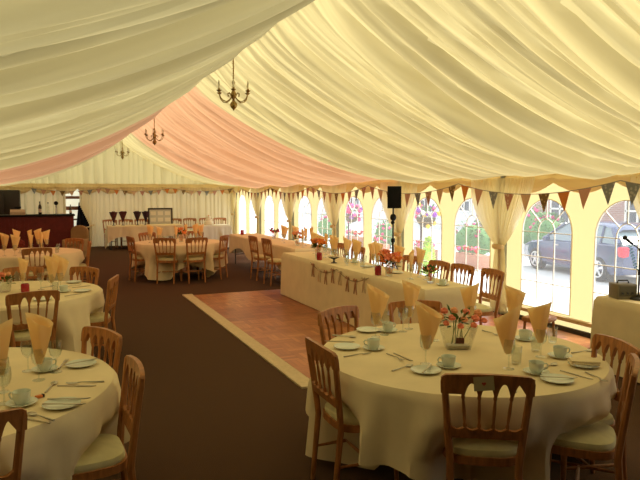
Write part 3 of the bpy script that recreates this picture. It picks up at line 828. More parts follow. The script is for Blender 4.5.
# ------------------------------------------------------------------ round table left, second row
C3 = (-.43, 7.12)
round_table(C3, .90, 'round folding table under the second cloth on the left')
round_cloth(C3, .91, 'cream cloth on the second round table along the left side', side=1.25, rot=math.radians(0), seed=15, amp=.045, chairs=((-.17, 6.08), (.58, 6.82), (.34, 7.8), (-.32, 8.1)))
chair(-.17, 6.08, -.43, 7.12, 'wooden chair with its back to camera, behind the left front napkin')
chair(.58, 6.82, -.43, 7.12, 'wooden chair seen edge on at right of the second left table')
chair(.34, 7.80, -.43, 7.12, 'wooden chair with a broad rail, beyond the second left table')
chair(-.32, 8.10, -.43, 7.12, 'wooden chair showing between gold napkins beyond the second left table')
T3 = 'second left table'
nglass(-.30, 7.30, VIEW + 1.2, 'nap3', 'narrow, left of the red jar on ' + T3)
nglass(-.02, 7.05, VIEW, 'nap2', 'in the middle of the right pair on ' + T3)
nglass(.07, 7.14, VIEW + .4, 'nap1', 'leaning right, rightmost on ' + T3)
nglass(-.58, 6.75, VIEW, 'nap3', 'at the left image edge on ' + T3)
bm = NB(); lathe(bm, [(0, 0), (.036, 0), (.042, .01), (.042, .075), (.036, .09), (.034, .09), (.038, .074), (.038, .012), (0, .01)], 20); o = obj('candle_jar', bm, mat('red_glass', (.35, .02, .03), .12, spec=.6)); o.location = (-.27, 7.10, TH + .0015); tag(o, 'small dark red glass candle jar on the second left table', 'candle jar')
t = thing('flower_vase', 'low glass vase of pink roses on the second left table', 'flowers', (-.47, 7.2, TH + .0015), VIEW)
bm = NB(); lathe(bm, [(0, 0), (.05, 0), (.06, .01), (.07, .10), (.068, .10), (.056, .012), (0, .008)], 24); obj('vase', bm, GLASS, t)
rr = random.Random(4)
for k in range(10):
    a = rr.uniform(0, 6.28); r = rr.uniform(.02, .11); bm = NB(); blossom(bm, (r * math.cos(a), r * math.sin(a), .15 + rr.uniform(-.03, .04)), .034, rr); obj('rose', bm, ROSE if k % 2 else PEACH, t)
bm = NB(); leaves(bm, (0, 0, .10), .09, 30, rr, .06); obj('foliage', bm, LEAF, t)
place('plate', .28, 6.90, 0, 'white side plate at near right rim of ' + T3); place('plate', .22, 7.62, 0, 'white side plate before the broad railed chair at ' + T3)
cupset(.10, 6.95, 'at the right rim of ' + T3, 1.0); place('glass', -.12, 7.22, 0, 'empty clear wine glass in the middle of ' + T3); place('tumbler', .02, 6.95, 0, 'clear tumbler beside the right cup of ' + T3)
place('plate', -.10, 6.50, 0, 'white side plate at the near rim of ' + T3)
for kind, a, b, w in (('knife', (.20, 7.22), (.38, 7.30), 'between the plates of '), ('fork', (.12, 7.32), (.28, 7.40), 'behind the knife between the plates of '), ('spoon', (-.12, 7.32), (.0, 7.42), 'behind the napkin pair of '), ('knife', (.12, 6.66), (.26, 6.76), 'near the right rim of ')):
    line_item(kind, a, b, 'steel ' + kind + ' ' + w + T3)

# ------------------------------------------------------------------ round table left, third row
C4 = (-.42, 11.9)
round_table(C4, .90, 'round folding table under the third cloth on the left')
round_cloth(C4, .91, 'cream cloth on the third round table, crowded with gold napkins at left', side=1.36, rot=.3, seed=18, chairs=((.4, 12.75), (.62, 11.9), (-.22, 10.8)))
T4 = 'third left table'
chair(.40, 12.75, -.42, 11.9, 'wooden chair in front of the armchair, beyond the third left table')
chair(.62, 11.9, -.42, 11.9, 'wooden chair at right of the third left table')
chair(-.22, 10.80, -.42, 11.9, 'wooden chair with its back to camera at the third left table')
P4 = [((-.72, 11.3), 'frontmost at the left edge'), ((-.56, 11.22), 'frontmost, second from the left'), ((-.60, 12.5), 'at the back behind the dark centrepiece'), ((-.33, 11.55), 'left of the front pair'),
      ((-.16, 11.5), 'right of the front pair'), ((-.36, 12.55), 'in the middle of the back row'), ((-.22, 12.45), 'second from right in the back row'), ((-.08, 12.35), 'rightmost in the back row')]
for k, ((x, y), w) in enumerate(P4): nglass(x, y, VIEW + .5 * k, ('nap2', 'nap3')[k % 2], w + ' of the ' + T4)
t = thing('rose_ball', 'dark red flower ball centrepiece among napkins on the third left table', 'centrepiece', (-.50, 11.75, TH + .0015))
bm = NB(); lathe(bm, [(0, 0), (.04, 0), (.02, .02), (.012, .08), (.03, .11), (0, .112)], 16); obj('holder', bm, GLASS, t)
bm = NB(); rr = random.Random(8)
ball(bm, (0, 0, .16), .06, 2)
for k in range(26):
    d = Vector((rr.gauss(0, 1), rr.gauss(0, 1), rr.gauss(0, 1))).normalized(); ball(bm, Vector((0, 0, .16)) + d * .062, .022, 1)
obj('blooms', bm, mat('dark_red_petal', (.16, .02, .015), .8), t)
for k, (x, y) in enumerate(((-.85, 11.6), (0.08, 11.5), (.1, 12.1))): place('tumbler', x, y, 0, 'clear tumbler on the third left table, ' + ['left', 'near right', 'far right'][k] + ' side')

# ------------------------------------------------------------------ round table in the middle distance
C5 = (2.48, 13.05)
round_table(C5, .90, 'round folding table under the cloth in the middle distance')
round_cloth(C5, .91, 'cream cloth on the round table in the middle distance', side=1.34, rot=.1, seed=25, chairs=((1.46, 12.85), (2.02, 12.18), (2.62, 12.05), (3.28, 12.46), (2.98, 14.0), (1.95, 14.0)))
T5 = 'middle distance table'
chair(1.46, 12.85, 2.48, 13.05, 'wooden chair leftmost at the middle distance table')
chair(2.02, 12.18, 2.48, 13.05, 'wooden chair front left with its back to us at the middle distance table')
chair(2.62, 12.05, 2.48, 13.05, 'wooden chair front right with its back to us at the middle distance table')
chair(3.28, 12.46, 2.48, 13.05, 'wooden chair rightmost at the middle distance table')
chair(2.98, 14.0, 2.48, 13.05, 'wooden chair beyond the middle distance table, facing us at right')
chair(1.95, 14.0, 2.48, 13.05, 'wooden chair beyond the middle distance table, facing us at left')
for k, ((x, y), w) in enumerate((((1.86, 13.05), 'leftmost on'), ((2.0, 12.75), 'second from left on'), ((2.33, 12.68), 'in the middle of'), ((2.70, 13.45), 'right of the middle of'), ((2.84, 13.12), 'beside the orange flowers on'), ((3.0, 13.3), 'rightmost on'))):
    nglass(x, y, VIEW + .7 * k, ('nap2', 'nap3')[k % 2], w + ' the ' + T5)
def bouquet(name, loc, label, n, rr, R0, petal, vase_r, vase_h, fn=lily, fr=.05, lv=24):
    t = thing(name, label, 'flowers', loc, 0)
    bm = NB(); lathe(bm, [(0, 0), (vase_r * .8, 0), (vase_r * .9, .008), (vase_r, vase_h), (vase_r - .003, vase_h), (vase_r * .85, .012), (0, .01)], 18); obj('vase', bm, GLASS, t)
    for k in range(n):
        a = 2 * PI * k / n + rr.uniform(-.3, .3); r = R0 * rr.uniform(.25, 1); z = vase_h + .06 + (R0 - r) * .7 + rr.uniform(-.02, .03)
        bm = NB(); fn(bm, (r * math.cos(a), r * math.sin(a), z), fr, rr); tube(bm, [(r * .2 * math.cos(a), r * .2 * math.sin(a), .03), (r * .8 * math.cos(a), r * .8 * math.sin(a), z)], .003, 5)
        obj('flower', bm, petal[k % len(petal)], t)
    bm = NB(); leaves(bm, (0, 0, vase_h + .02), R0 * .9, lv, rr, .09); obj('foliage', bm, LEAF, t)
    return t
bouquet('flower_vase', (2.50, 13.0, TH + .0015), 'orange flowers in a glass vase on the middle distance table', 8, random.Random(3), .10, [LILY, PEACH], .045, .12)
for k, (x, y) in enumerate(((2.2, 13.3), (2.55, 12.62), (2.75, 12.75))): place('tumbler', x, y, 0, 'clear tumbler on the middle distance table, ' + ['behind the napkins', 'near the front right chair', 'right of the front right chair'][k])

# ------------------------------------------------------------------ long head table
HX0, HX1, HY0, HY1 = 3.67, 4.30, 5.56, 10.0
rect_cloth(((HX0 + HX1) / 2, (HY0 + HY1) / 2), HX1 - HX0, HY1 - HY0, 'cream cloth on the long head table beside the dance floor', .025, .004, 31)
trestle(((HX0 + HX1) / 2, (HY0 + HY1) / 2), HX1 - HX0 - .02, HY1 - HY0 - .02, 'long trestle head table hidden under its cloth')
TX = 'the long head table'
for x, y, lab in ((4.66, 5.68, 'wooden chair with cream seat in full view, near end of long head table'),
                  (4.64, 6.22, 'wooden chair second from the near end on the window side of the long head table'),
                  (4.60, 6.66, 'wooden chair third from the near end on the window side of the long head table'),
                  (4.62, 7.35, 'wooden chair below the black loudspeaker on the window side of the long head table'),
                  (4.62, 8.35, 'wooden chair in the middle of the window side of the long head table'),
                  (4.62, 9.0, 'wooden chair left of the middle on the window side of the long head table'),
                  (4.62, 9.65, 'wooden chair at the far end of the window side of the long head table')):
    chair(x, y, x - 1, y + (.12 if y < 6 else 0), lab)
bouquet('flower_vase', (3.83, 8.84, TH + .0015), 'tall orange lilies in a glass vase at the far part of the head table', 8, random.Random(13), .10, [LILY, LILY, PEACH], .04, .15, lily, .06)
bouquet('flower_vase', (3.86, 6.66, TH + .0015), 'spreading orange and pink lilies in a glass vase mid head table', 11, random.Random(17), .14, [LILY, ROSE, PEACH], .05, .12, lily, .065, 34)
bouquet('flower_vase', (4.00, 5.95, TH + .0015), 'low pink flowers in a small vase at the near end of head table', 9, random.Random(19), .09, [ROSE, MAG, PEACH], .05, .08, blossom, .024, 26)
for (x, y), w in (((3.78, 8.66), 'beside the tall lilies on head table'), ((3.77, 6.78), 'beside the spreading lilies on head table')):
    o = bpy.data.objects['candle_jar'].copy(); COL.objects.link(o); o.location = (x, y, TH + .0015); o.scale = (1, 1, 1.3); o['label'] = 'dark red glass candle jar ' + w
t = thing('tealight_dish', 'dark footed dish on the head table front edge between napkins', 'dish', (3.82, 8.21, TH + .0015))
bm = NB(); lathe(bm, [(0, 0), (.045, 0), (.045, .008), (.015, .018), (.012, .05), (.03, .06), (.085, .085), (.083, .088), (.03, .068), (0, .064)], 24); obj('dish', bm, mat('dark_metal_dish', (.08, .07, .06), .35, metal=.6), t)
bm = NB(); lathe(bm, [(0, .066), (.022, .067), (.022, .085), (0, .085)], 14); obj('tealight', bm, BULB, t)
for k, (x, y, n, w) in enumerate(((4.02, 9.20, 'nap3', 'far end, second place'), (4.10, 9.62, 'nap2', 'far end, first place'), (4.04, 8.72, 'nap2', 'just behind the tall lilies'), (4.08, 8.32, 'nap1', 'right of the dark footed dish'),
                                  (4.00, 7.86, 'nap2', 'fourth along the front'), (4.08, 7.36, 'nap2', 'left of the spreading lilies'), (4.19, 7.0, 'nap3', 'behind the spreading lilies'), (4.15, 6.42, 'nap2', 'right of the spreading lilies'))):
    nglass(x, y, VIEW + (.5 if k % 2 else -.3), n, w + ' on ' + TX)
for (x, y), w in (((3.95, 8.05), 'right of the dark footed dish'), ((3.98, 7.62), 'between two napkins mid table'), ((4.02, 8.98), 'left of the tall lilies'), ((3.95, 7.15), 'left of the spreading lilies'), ((4.1, 6.2), 'behind the low pink flowers'), ((4.12, 9.42), 'at the far end')):
    place('tumbler' if x < 4.0 else 'glass', x, y, 0, 'clear glass ' + w + ' on ' + TX)
for (x, y), w in (((3.90, 8.42), 'by the napkin right of the tall lilies'), ((3.88, 7.9), 'before the fourth napkin'), ((3.92, 7.44), 'before the napkin left of the spreading lilies'), ((4.02, 6.9), 'behind the red jar by the spreading lilies'),
                  ((3.98, 6.36), 'between the two nearest bouquets'), ((4.15, 9.1), 'far left, behind the second napkin'), ((4.2, 8.6), 'by the window behind the tall lilies'), ((4.2, 7.7), 'by the window mid table')):
    place('glass', x, y, 0, 'empty stemmed glass ' + w + ' on ' + TX)
for k, (x, y, n, w) in enumerate(((3.98, 8.52, 'nap3', 'second right of the tall lilies'), (4.12, 7.55, 'nap2', 'second left of the spreading lilies'), (3.96, 6.30, 'nap3', 'between the two nearest bouquets'), (4.2, 9.35, 'nap3', 'by the window at the far end'))):
    nglass(x, y, VIEW + .6 * k + PI, n, w + ' on ' + TX)
for (x, y), w in (((4.02, 5.74), 'at the near end of'), ((4.12, 8.12), 'behind the dark footed dish on')): cupset(x, y, w + ' ' + TX)
place('plate', 4.08, 6.85, 0, 'white side plate beside the spreading lilies on ' + TX); place('plate', 4.05, 7.6, 0, 'white side plate between napkins on ' + TX)
# garland pinned to the front of the cloth
t = thing('ribbon_garland', 'string garland of small ribbon bows pinned along the head table front', 'garland', (HX0 - .024, 7.75, .60))
bm = NB(); P = []
for k in range(33):
    u = k / 32; y = (u - .5) * 1.9; z = .12 - .10 * abs(math.sin(PI * u * 2)); P.append((0, -y, z))
tube(bm, P, .004, 6); obj('string', bm, mat('garland_string', (.30, .20, .12), .9), t)
BOW = mat('bow_ribbon', (.42, .22, .13), .8); BOW2 = mat('bow_ribbon_tan', (.62, .48, .32), .8)
for k in range(8):
    u = (k + .5) / 8; y = -(u - .5) * 1.9; z = .12 - .10 * abs(math.sin(PI * u * 2))
    bm = NB()
    for s in (-1, 1):
        tube(bm, [(-.006, y, z), (-.010, y + s * .03, z + .03), (-.012, y + s * .055, z + .012), (-.006, y, z)], [.004, .012, .010, .004], 6)
        tube(bm, [(-.006, y, z), (-.010, y + s * .02, z - .08), (-.008, y + s * .04, z - .17)], [.006, .009, .007], 6)
    obj('bow', bm, BOW if k % 3 != 1 else BOW2, t)

# ------------------------------------------------------------------ second long table by the windows
T6 = (4.45, 12.75); L6 = 4.5
rect_cloth(T6, .70, L6, 'short cream cloth on the long window table beyond the head table', lambda s: .36 + .10 * math.sin(2 * PI * s * 5), .015, 44)
trestle(T6, .68, L6 - .04, 'long folding table by the windows with bare dark legs')
chair(3.80, 11.25, 4.5, 11.3, 'wooden chair with its back to the aisle, nearer one at the window table')
chair(3.78, 12.05, 4.5, 12.1, 'wooden chair seen edge on, farther one at the window table')
for k, (x, y) in enumerate(((4.40, 11.9), (4.48, 11.5), (4.55, 12.4), (4.55, 11.1), (4.35, 10.75), (4.6, 10.9))):
    nglass(x, y, VIEW + .4 * k, ('nap3', 'nap2')[k % 2], ['third', 'fourth', 'second', 'fifth', 'nearest', 'sixth'][k] + ' from the far end of the window table')
bouquet('flower_vase', (4.60, 13.1, TH + .0015), 'low red flowers in a vase at the far part of the window table', 9, random.Random(33), .14, [fmat('red_petal', (.55, .04, .04)), MAG], .05, .08, blossom, .035, 18)
bouquet('flower_vase', (4.42, 11.2, TH + .0015), 'orange flowers in a vase at the near part of the window table', 8, random.Random(36), .12, [LILY, PEACH], .045, .10, lily, .05, 18)
o = bpy.data.objects['candle_jar'].copy(); COL.objects.link(o); o.location = (4.30, 14.6, TH + .0015); o.scale = (1, 1, 1.3); o['label'] = 'red glass jar at the far corner of the window table'

# ------------------------------------------------------------------ equipment table, right
rect_cloth((5.34, 3.42), .62, 2.2, 'cream cloth on the equipment table at right edge', .02, .006, 51)
trestle((5.34, 3.42), .60, 2.16, 'folding equipment table hidden under its cloth at right edge')
t = thing('amplifier', 'small grey amplifier box at the corner of the equipment table', 'amplifier', (5.17, 4.33, TH + .002), -.35)
bm = NB(); bbox_bev(bm, (0, 0, .075), (.20, .17, .146), .008); obj('case', bm, mat('amp_grey', (.20, .17, .11), .5), t)
bm = NB(); box(bm, (.005, -.086, .08), (.17, .004, .10)); obj('front_panel', bm, mat('amp_panel', (.10, .085, .05), .4), t, False)
bm = NB()
for k in range(3): tube(bm, [(-.05 + .05 * k, -.088, .06), (-.05 + .05 * k, -.102, .06)], .010, 12)
obj('knob', bm, BLKM, t)
bm = NB(); tube(bm, [(-.06, 0, .146), (-.05, 0, .175), (.05, 0, .175), (.06, 0, .146)], .007, 8); obj('handle', bm, BLKM, t)
t = thing('microphone_stand', 'black boom microphone stand standing on the equipment table', 'stand', (5.245, 4.21, TH + .002), 0)
bm = NB(); lathe(bm, [(0, 0), (.085, 0), (.088, .008), (.082, .018), (.02, .026), (.014, .05), (0, .05)], 24); obj('base', bm, BLKM, t)
bm = NB(); tube(bm, [(0, 0, .02), (0, 0, .5)], .0085, 10); tube(bm, [(0, 0, .24), (0, 0, .29)], .014, 10); obj('pole', bm, BLKM, t)
bm = NB(); tube(bm, [(.03, -.018, .46), (-.115, .045, .575)], .006, 8); ball(bm, (0, 0, .488), .018, 2); obj('boom', bm, BLKM, t)
bm = NB(); P = []
for k in range(90):
    u = k / 89; a = u * 2 * PI * 9; P.append((-.10 + .07 * u + .016 * math.cos(a), .04 - .03 * u + .016 * math.sin(a), .55 - .26 * u))
tube(bm, P, .003, 5); q = obj('coiled_cable', bm, mat('teal_cable', (.05, .30, .30), .5), t); q['label'] = 'thin teal coiled cable'
t = thing('microphone', 'black handheld microphone clipped to the boom of the stand', 'microphone', (5.245 - .125, 4.21 + .05, TH + .59))
bm = NB(); tube(bm, [(.05, -.022, -.045), (0, 0, 0)], [.010, .015], 12); obj('handle', bm, BLACK, t)
bm = NB(); ball(bm, (-.018, .008, .016), .024, 2); obj('grille', bm, mat('mic_grille', (.03, .03, .03), .5, metal=.5), t)
t = thing('mixer', 'black mixing unit behind the microphone stand base at right edge', 'mixer', (5.40, 3.98, TH + .002), -.1)
bm = NB(); bbox_bev(bm, (0, 0, .045), (.28, .30, .08), .008); obj('case', bm, BLACK, t)
bm = NB()
for i in range(4):
    for j in range(3): tube(bm, [(-.09 + .06 * i, -.09 + .09 * j, .084), (-.09 + .06 * i, -.09 + .09 * j, .10)], .010, 10)
q = obj('control_knobs', bm, ALU, t)

# ------------------------------------------------------------------ loudspeaker
SP = (5.45, 9.28)
t = thing('speaker_stand', 'black tripod stand under the loudspeaker by the window curtains', 'stand', (*SP, 0))
bm = NB(); tube(bm, [(0, 0, .12), (0, 0, .95)], .019, 12); tube(bm, [(0, 0, .95), (0, 0, 1.52)], .015, 12); obj('pole', bm, BLKM, t)
bm = NB(); lathe(bm, [(.018, .92), (.034, .93), (.034, .99), (.018, 1.0)], 14); obj('collar', bm, BLACK, t)
bm = NB(); ball(bm, (0, 0, 1.36), .055, 2, (1, 1, 1.2)); ball(bm, (-.02, -.02, 1.27), .035, 2); obj('cable_bundle', bm, BLACK, t)
for k in range(3):
    a = 2 * PI * k / 3 + .4; bm = NB(); tube(bm, [(.02 * math.cos(a), .02 * math.sin(a), .62), (.42 * math.cos(a), .42 * math.sin(a), .012)], .011, 8)
    tube(bm, [(.01 * math.cos(a), .01 * math.sin(a), .25), (.25 * math.cos(a), .25 * math.sin(a), .265)], .008, 6); obj('leg', bm, BLKM, t)
t = thing('loudspeaker', 'black loudspeaker on a tripod stand in front of the windows', 'loudspeaker', (*SP, 1.52), -.35 + PI)
bm = NB(); poly = [(-.12, -.10), (.12, -.10), (.085, .11), (-.085, .11)]
prism(bm, poly, .38, lambda a, b, w: (a, -b, .19 + w)); obj('cabinet', bm, BLACK, t, False)
bm = NB(); bbox_bev(bm, (0, .103, .19), (.22, .012, .35), .005); obj('grille', bm, mat('speaker_grille', (.008, .008, .008), .8, spec=.1, bump=.4, scale=300), t)

# ------------------------------------------------------------------ far end of the tent
# bar
t = thing('bar_counter', 'dark red panelled bar with a black top at far left', 'bar', (-.58, 18.25, 0))
bm = NB(); box(bm, (0, 0, .575), (2.3, .5, 1.15))
for k in range(25): box(bm, (-1.11 + .092 * k, -.256, .575), (.075, .014, 1.10))
obj('front_panel', bm, mat('mahogany_red', (.13, .014, .012), .45, noise=.2), t, False)
bm = NB(); bbox_bev(bm, (0, -.02, 1.175), (2.36, .60, .045), .01); obj('counter_top', bm, BLACK, t)
def bottle(x, y, z, label, m, s=1.0):
    bm = NB(); lathe(bm, [(0, 0), (.036, 0), (.038, .01), (.038, .17), (.030, .21), (.014, .24), (.013, .29), (.016, .295), (.016, .305), (0, .306)], 18)
    o = obj('bottle', bm, m); o.location = (x, y, z); o.scale = (s, s, s); tag(o, label, 'bottle')
    bm = NB(); lathe(bm, [(.0388, .05), (.0388, .13)], 18); obj('paper_label', bm, mat('bottle_label', (.6, .55, .45), .7), o)
DKG = mat('dark_bottle', (.01, .015, .012), .12, spec=.6)
bottle(-.26, 18.15, 1.198, 'tall dark bottle on the bar near its middle', DKG, 1.15)
bottle(.50, 18.2, 1.198, 'dark bottle at the right end of the bar', DKG, .85)
for x, hgt, lab in ((-.06, .34, 'slim clear bottle standing on the bar between the dark pumps'),):
    bm = NB(); lathe(bm, [(0, 0), (.03, 0), (.032, .01), (.030, .2), (.012, .26), (.012, .32), (0, .325)], 16); o = obj('bottle', bm, GLASS); o.location = (x, 18.15, 1.198); tag(o, lab, 'bottle')
    bm = NB(); lathe(bm, [(.0135, .29), (.0145, .325), (0, .33)], 12); obj('cap', bm, BLACK, o)
t = thing('beer_pump', 'upright beer pump with a dark round badge on the bar', 'beer pump', (.14, 18.2, 1.198))
bm = NB(); lathe(bm, [(0, 0), (.045, 0), (.045, .015), (.018, .03), (.016, .2), (.022, .22), (0, .225)], 16); obj('column', bm, mat('chrome', (.6, .6, .6), .15, metal=1.0), t)
bm = NB(); tube(bm, [(0, 0, .16), (0, -.07, .16), (0, -.08, .12)], .007, 8); obj('spout', bm, mat('chrome', (.6, .6, .6), .15, metal=1.0), t)
bm = NB(); tube(bm, [(0, -.02, .30), (0, .02, .30)], .055, 20); tube(bm, [(0, 0, .2), (0, 0, .27)], .012, 8); obj('badge', bm, BLACK, t)
t = thing('cash_till', 'low pale till with a dark display on the bar at far left', 'till', (-.80, 18.2, 1.198))
bm = NB(); poly = [(-.16, 0), (.14, 0), (.14, .10), (-.02, .14), (-.16, .07)]
prism(bm, poly, .36, lambda a, b, w: (w, a, b)); obj('body', bm, mat('till_beige', (.42, .36, .24), .5), t, False)
bm = NB(); bbox_bev(bm, (0, .08, .19), (.16, .03, .05), .006); box(bm, (0, .08, .14), (.02, .02, .07)); obj('display', bm, BLACK, t)
t = thing('back_bar_cabinet', 'tall dark cabinet behind the bar at the left edge', 'cabinet', (-1.25, 20.4, 0))
bm = NB(); bbox_bev(bm, (0, 0, .93), (.86, .5, 1.86), .02); obj('carcass', bm, mat('near_black_wood', (.012, .007, .006), .4), t)
for s in (-1, 1):
    bm = NB(); bbox_bev(bm, (s * .21, -.256, .95), (.40, .02, 1.74), .006); d = obj('door', bm, mat('near_black_wood', (.012, .007, .006), .4), t)
    bm = NB(); tube(bm, [(s * .04, -.275, .85), (s * .04, -.275, 1.05)], .008, 8); obj('handle', bm, BRASS, d)
# doorway in the far wall: white frame with brown rails, daylight behind, dark sheet put in for the unlit gap
dr = thing('door_1', None, None, (.78, YF + .18, 0)); dr['kind'] = 'structure'
bm = NB(); box(bm, (0, .03, .95), (.80, .03, 1.9)); obj('door_leaf', bm, cloth_mat('white_sheet', (.85, .86, .8), (.95, .93, .82), .6), dr, False)
bm = NB()
for z, hh in ((1.62, .09), (1.27, .12), (.90, .05), (.35, .12)): box(bm, (0, -.01, z), (.80, .03, hh))
q = obj('rail', bm, mat('rail_brown', (.16, .06, .03), .6), dr, False); q['label'] = 'brown horizontal rails'
bm = NB()
def dc(u, v):
    z = 1.46 - 1.44 * v; k = min(1, (1.46 - z) / .70)
    xa = .85 - .09 * k; xb = .90 + .36 * k
    return (xa + (xb - xa) * u, YF + .10 + .03 * math.sin(u * 24) * k - .02 * v, z)
grid(bm, 40, 16, dc); dgap = obj('dark_gap_sheet', bm, mat('gap_darkness', (.010, .010, .016), .9, spec=.1)); tag(dgap, 'dark sheet standing in for the unlit gap beside the far doorway', 'curtain')
bm = NB(); tube(bm, [(1.06, YF + .02, .64), (1.14, YF - .12, .66), (1.22, YF - .13, .70), (1.30, YF - .06, .72)], .022, 8); obj('tieback', bm, VAL, dgap)
# armchair
t = thing('armchair', 'tan upholstered tub armchair in front of the bar end', 'armchair', (.58, 17.3, 0), -.55); t.scale = (.88, .88, .95)
UP = mat('tan_upholstery', (.36, .25, .12), .9, spec=.1, noise=.08)
bm = NB(); bbox_bev(bm, (0, 0, .25), (.52, .56, .34), .05, 0, 3); obj('base', bm, UP, t)
bm = NB(); bbox_bev(bm, (0, -.04, .47), (.40, .48, .12), .04, 0, 3); obj('seat_cushion', bm, UP, t)
bm = NB(); poly = [(-.27, .30), (.27, .30), (.27, .80)] + [(.27 * math.cos(PI * k / 10), .80 + .17 * math.sin(PI * k / 10)) for k in range(1, 10)] + [(-.27, .80)]
prism(bm, poly, .12, lambda a, b, w: (a, .24 + w, b)); bmesh.ops.bevel(bm, geom=[e for e in bm.edges if len(e.link_faces) == 2 and e.calc_face_angle(0) > 1], offset=.02, segments=2, affect='EDGES'); obj('backrest', bm, UP, t)
for s in (-1, 1):
    bm = NB(); bbox_bev(bm, (s * .25, -.02, .42), (.09, .52, .36), .035, 0, 3); obj('armrest', bm, UP, t)
for sx in (-1, 1):
    for sy in (-1, 1): bm = NB(); tube(bm, [(sx * .2, sy * .22, .09), (sx * .21, sy * .23, 0)], [.022, .015], 8); obj('leg', bm, WOOD, t)
# buffet table with cones
def table_cloth_pair(c, lx, ly, lab, lab2, hem, amp, seed):
    rect_cloth(c, lx, ly, lab, hem, amp, seed); trestle(c, lx - .02, ly - .02, lab2)
table_cloth_pair((2.75, 20.3), 2.3, .7, 'cream cloth on the buffet table carrying dark cones', 'folding buffet table under its cloth by the far wall', lambda s: .22 + .18 * math.sin(2 * PI * s * 4), .03, 61)
DKR = mat('cone_paper', (.085, .018, .018), .7, noise=.8, scale=22); DKP = mat('cone_paper_purple', (.035, .010, .022), .7, noise=.7, scale=22)
for k, (x, lab) in enumerate(((1.80, 'leftmost dark red paper cone with pale pattern on the buffet table'), (2.08, 'second dark red paper cone from left on the buffet table'), (2.52, 'third cone from left, plain dark purple, on the buffet table'), (2.78, 'rightmost dark purple cone, beside the framed board'))):
    t = thing('paper_cone', lab, 'cone', (x, 20.25, TH + .002))
    bm = NB(); lathe(bm, [(0, 0), (.055, 0), (.055, .01), (.012, .02), (.010, .10), (0, .10)], 16); obj('stand', bm, BLKM, t)
    bm = NB(); lathe(bm, [(.006, .08), (.13, .42), (.126, .42), (.004, .09)], 22, (0, 0, 0), 1, .8); obj('cone', bm, DKR if k < 2 else DKP, t)
    bm = NB(); rr = random.Random(70 + k)
    for q in range(9): a = rr.uniform(0, 6.28); r = rr.uniform(0, .09); ball(bm, (r * math.cos(a), .8 * r * math.sin(a), .415), .032, 1)
    obj('filling', bm, DKR if k < 2 else DKP, t)
# framed board
t = thing('framed_board', 'dark framed board with white cards propped behind the buffet table end', 'board', (3.32, 20.75, .55), -.12)
bm = NB()
for x, z, w, h in ((0, .70, .78, .05), (0, .0, .78, .05), (-.37, .35, .05, .75), (.37, .35, .05, .75)): bbox_bev(bm, (x, 0, z), (w, .04, h), .006)
obj('frame', bm, mat('dark_frame', (.03, .018, .010), .35), t)
bm = NB(); box(bm, (0, .005, .35), (.72, .012, .68)); obj('backing', bm, mat('mirror_grey', (.62, .62, .56), .2, spec=.6), t, False)
for i in range(3):
    for j in range(3): bm = NB(); box(bm, (-.23 + .23 * i, -.006, .13 + .21 * j), (.17, .004, .13)); obj('card', bm, mat('white_card', (.82, .78, .68), .8), t, False)
for k, x in enumerate((-.25, .25)):
    bm = NB(); tube(bm, [(x, .02, -.02), (x * 1.2, -.10 if False else .06, -.55)], .014, 8); obj('easel_leg', bm, WOOD, t)
# cake table
CK = (4.80, 19.5)
t6c = rect_cloth(CK, .92, .70, 'white draped cloth with hanging folds on the cake table', lambda s: .10 + .06 * math.sin(2 * PI * s * 3), .045, 71)
t6c.data.materials.clear(); t6c.data.materials.append(mat('white_linen', (.80, .80, .70), .9, spec=.1))
trestle(CK, .88, .66, 'small table hidden under the white cake cloth')
t = thing('wedding_cake', 'white three tier cake on the draped table by the far wall', 'cake', (4.62, 19.45, TH + .002))
ICE = mat('icing', (.85, .80, .64), .6)
bm = NB(); lathe(bm, [(0, 0), (.17, 0), (.17, .012), (0, .012)], 28); obj('cake_board', bm, mat('silver_band', (.55, .5, .4), .4), t)
for r, z0, z1 in ((.145, .012, .11), (.105, .11, .20), (.065, .20, .28)): bm = NB(); lathe(bm, [(0, z0), (r, z0), (r, z1 - .012), (r - .012, z1), (0, z1)], 28); obj('tier', bm, ICE, t)
bm = NB(); rr = random.Random(5); blossom(bm, (0, 0, .295), .03, rr); obj('topper', bm, PEACH, t)
# chairs lined up by the far wall
for k, x in enumerate((1.75, 2.25, 2.75, 3.85, 4.35, 4.90, 5.40)):
    chair(x, 21.05, x, 20.0, 'wooden chair against the far wall, ' + ['leftmost, behind the dark red cones', 'second from left, behind the cones', 'third from left, beside the framed board', 'just right of the framed board', 'behind the cake', 'behind the cake table right side', 'by the far right corner'][k])
# little dark stool
t = thing('wooden_stool', 'small wooden stool between the napkins and the window wall', 'stool', (4.82, 5.08, 0), .35)
bm = NB(); bbox_bev(bm, (0, 0, .43), (.30, .26, .05), .012); obj('seat', bm, WOOD, t)
for sx in (-1, 1):
    for sy in (-1, 1): bm = NB(); tube(bm, [(sx * .12, sy * .10, .41), (sx * .14, sy * .12, 0)], .015, 8); obj('leg', bm, WOOD, t)

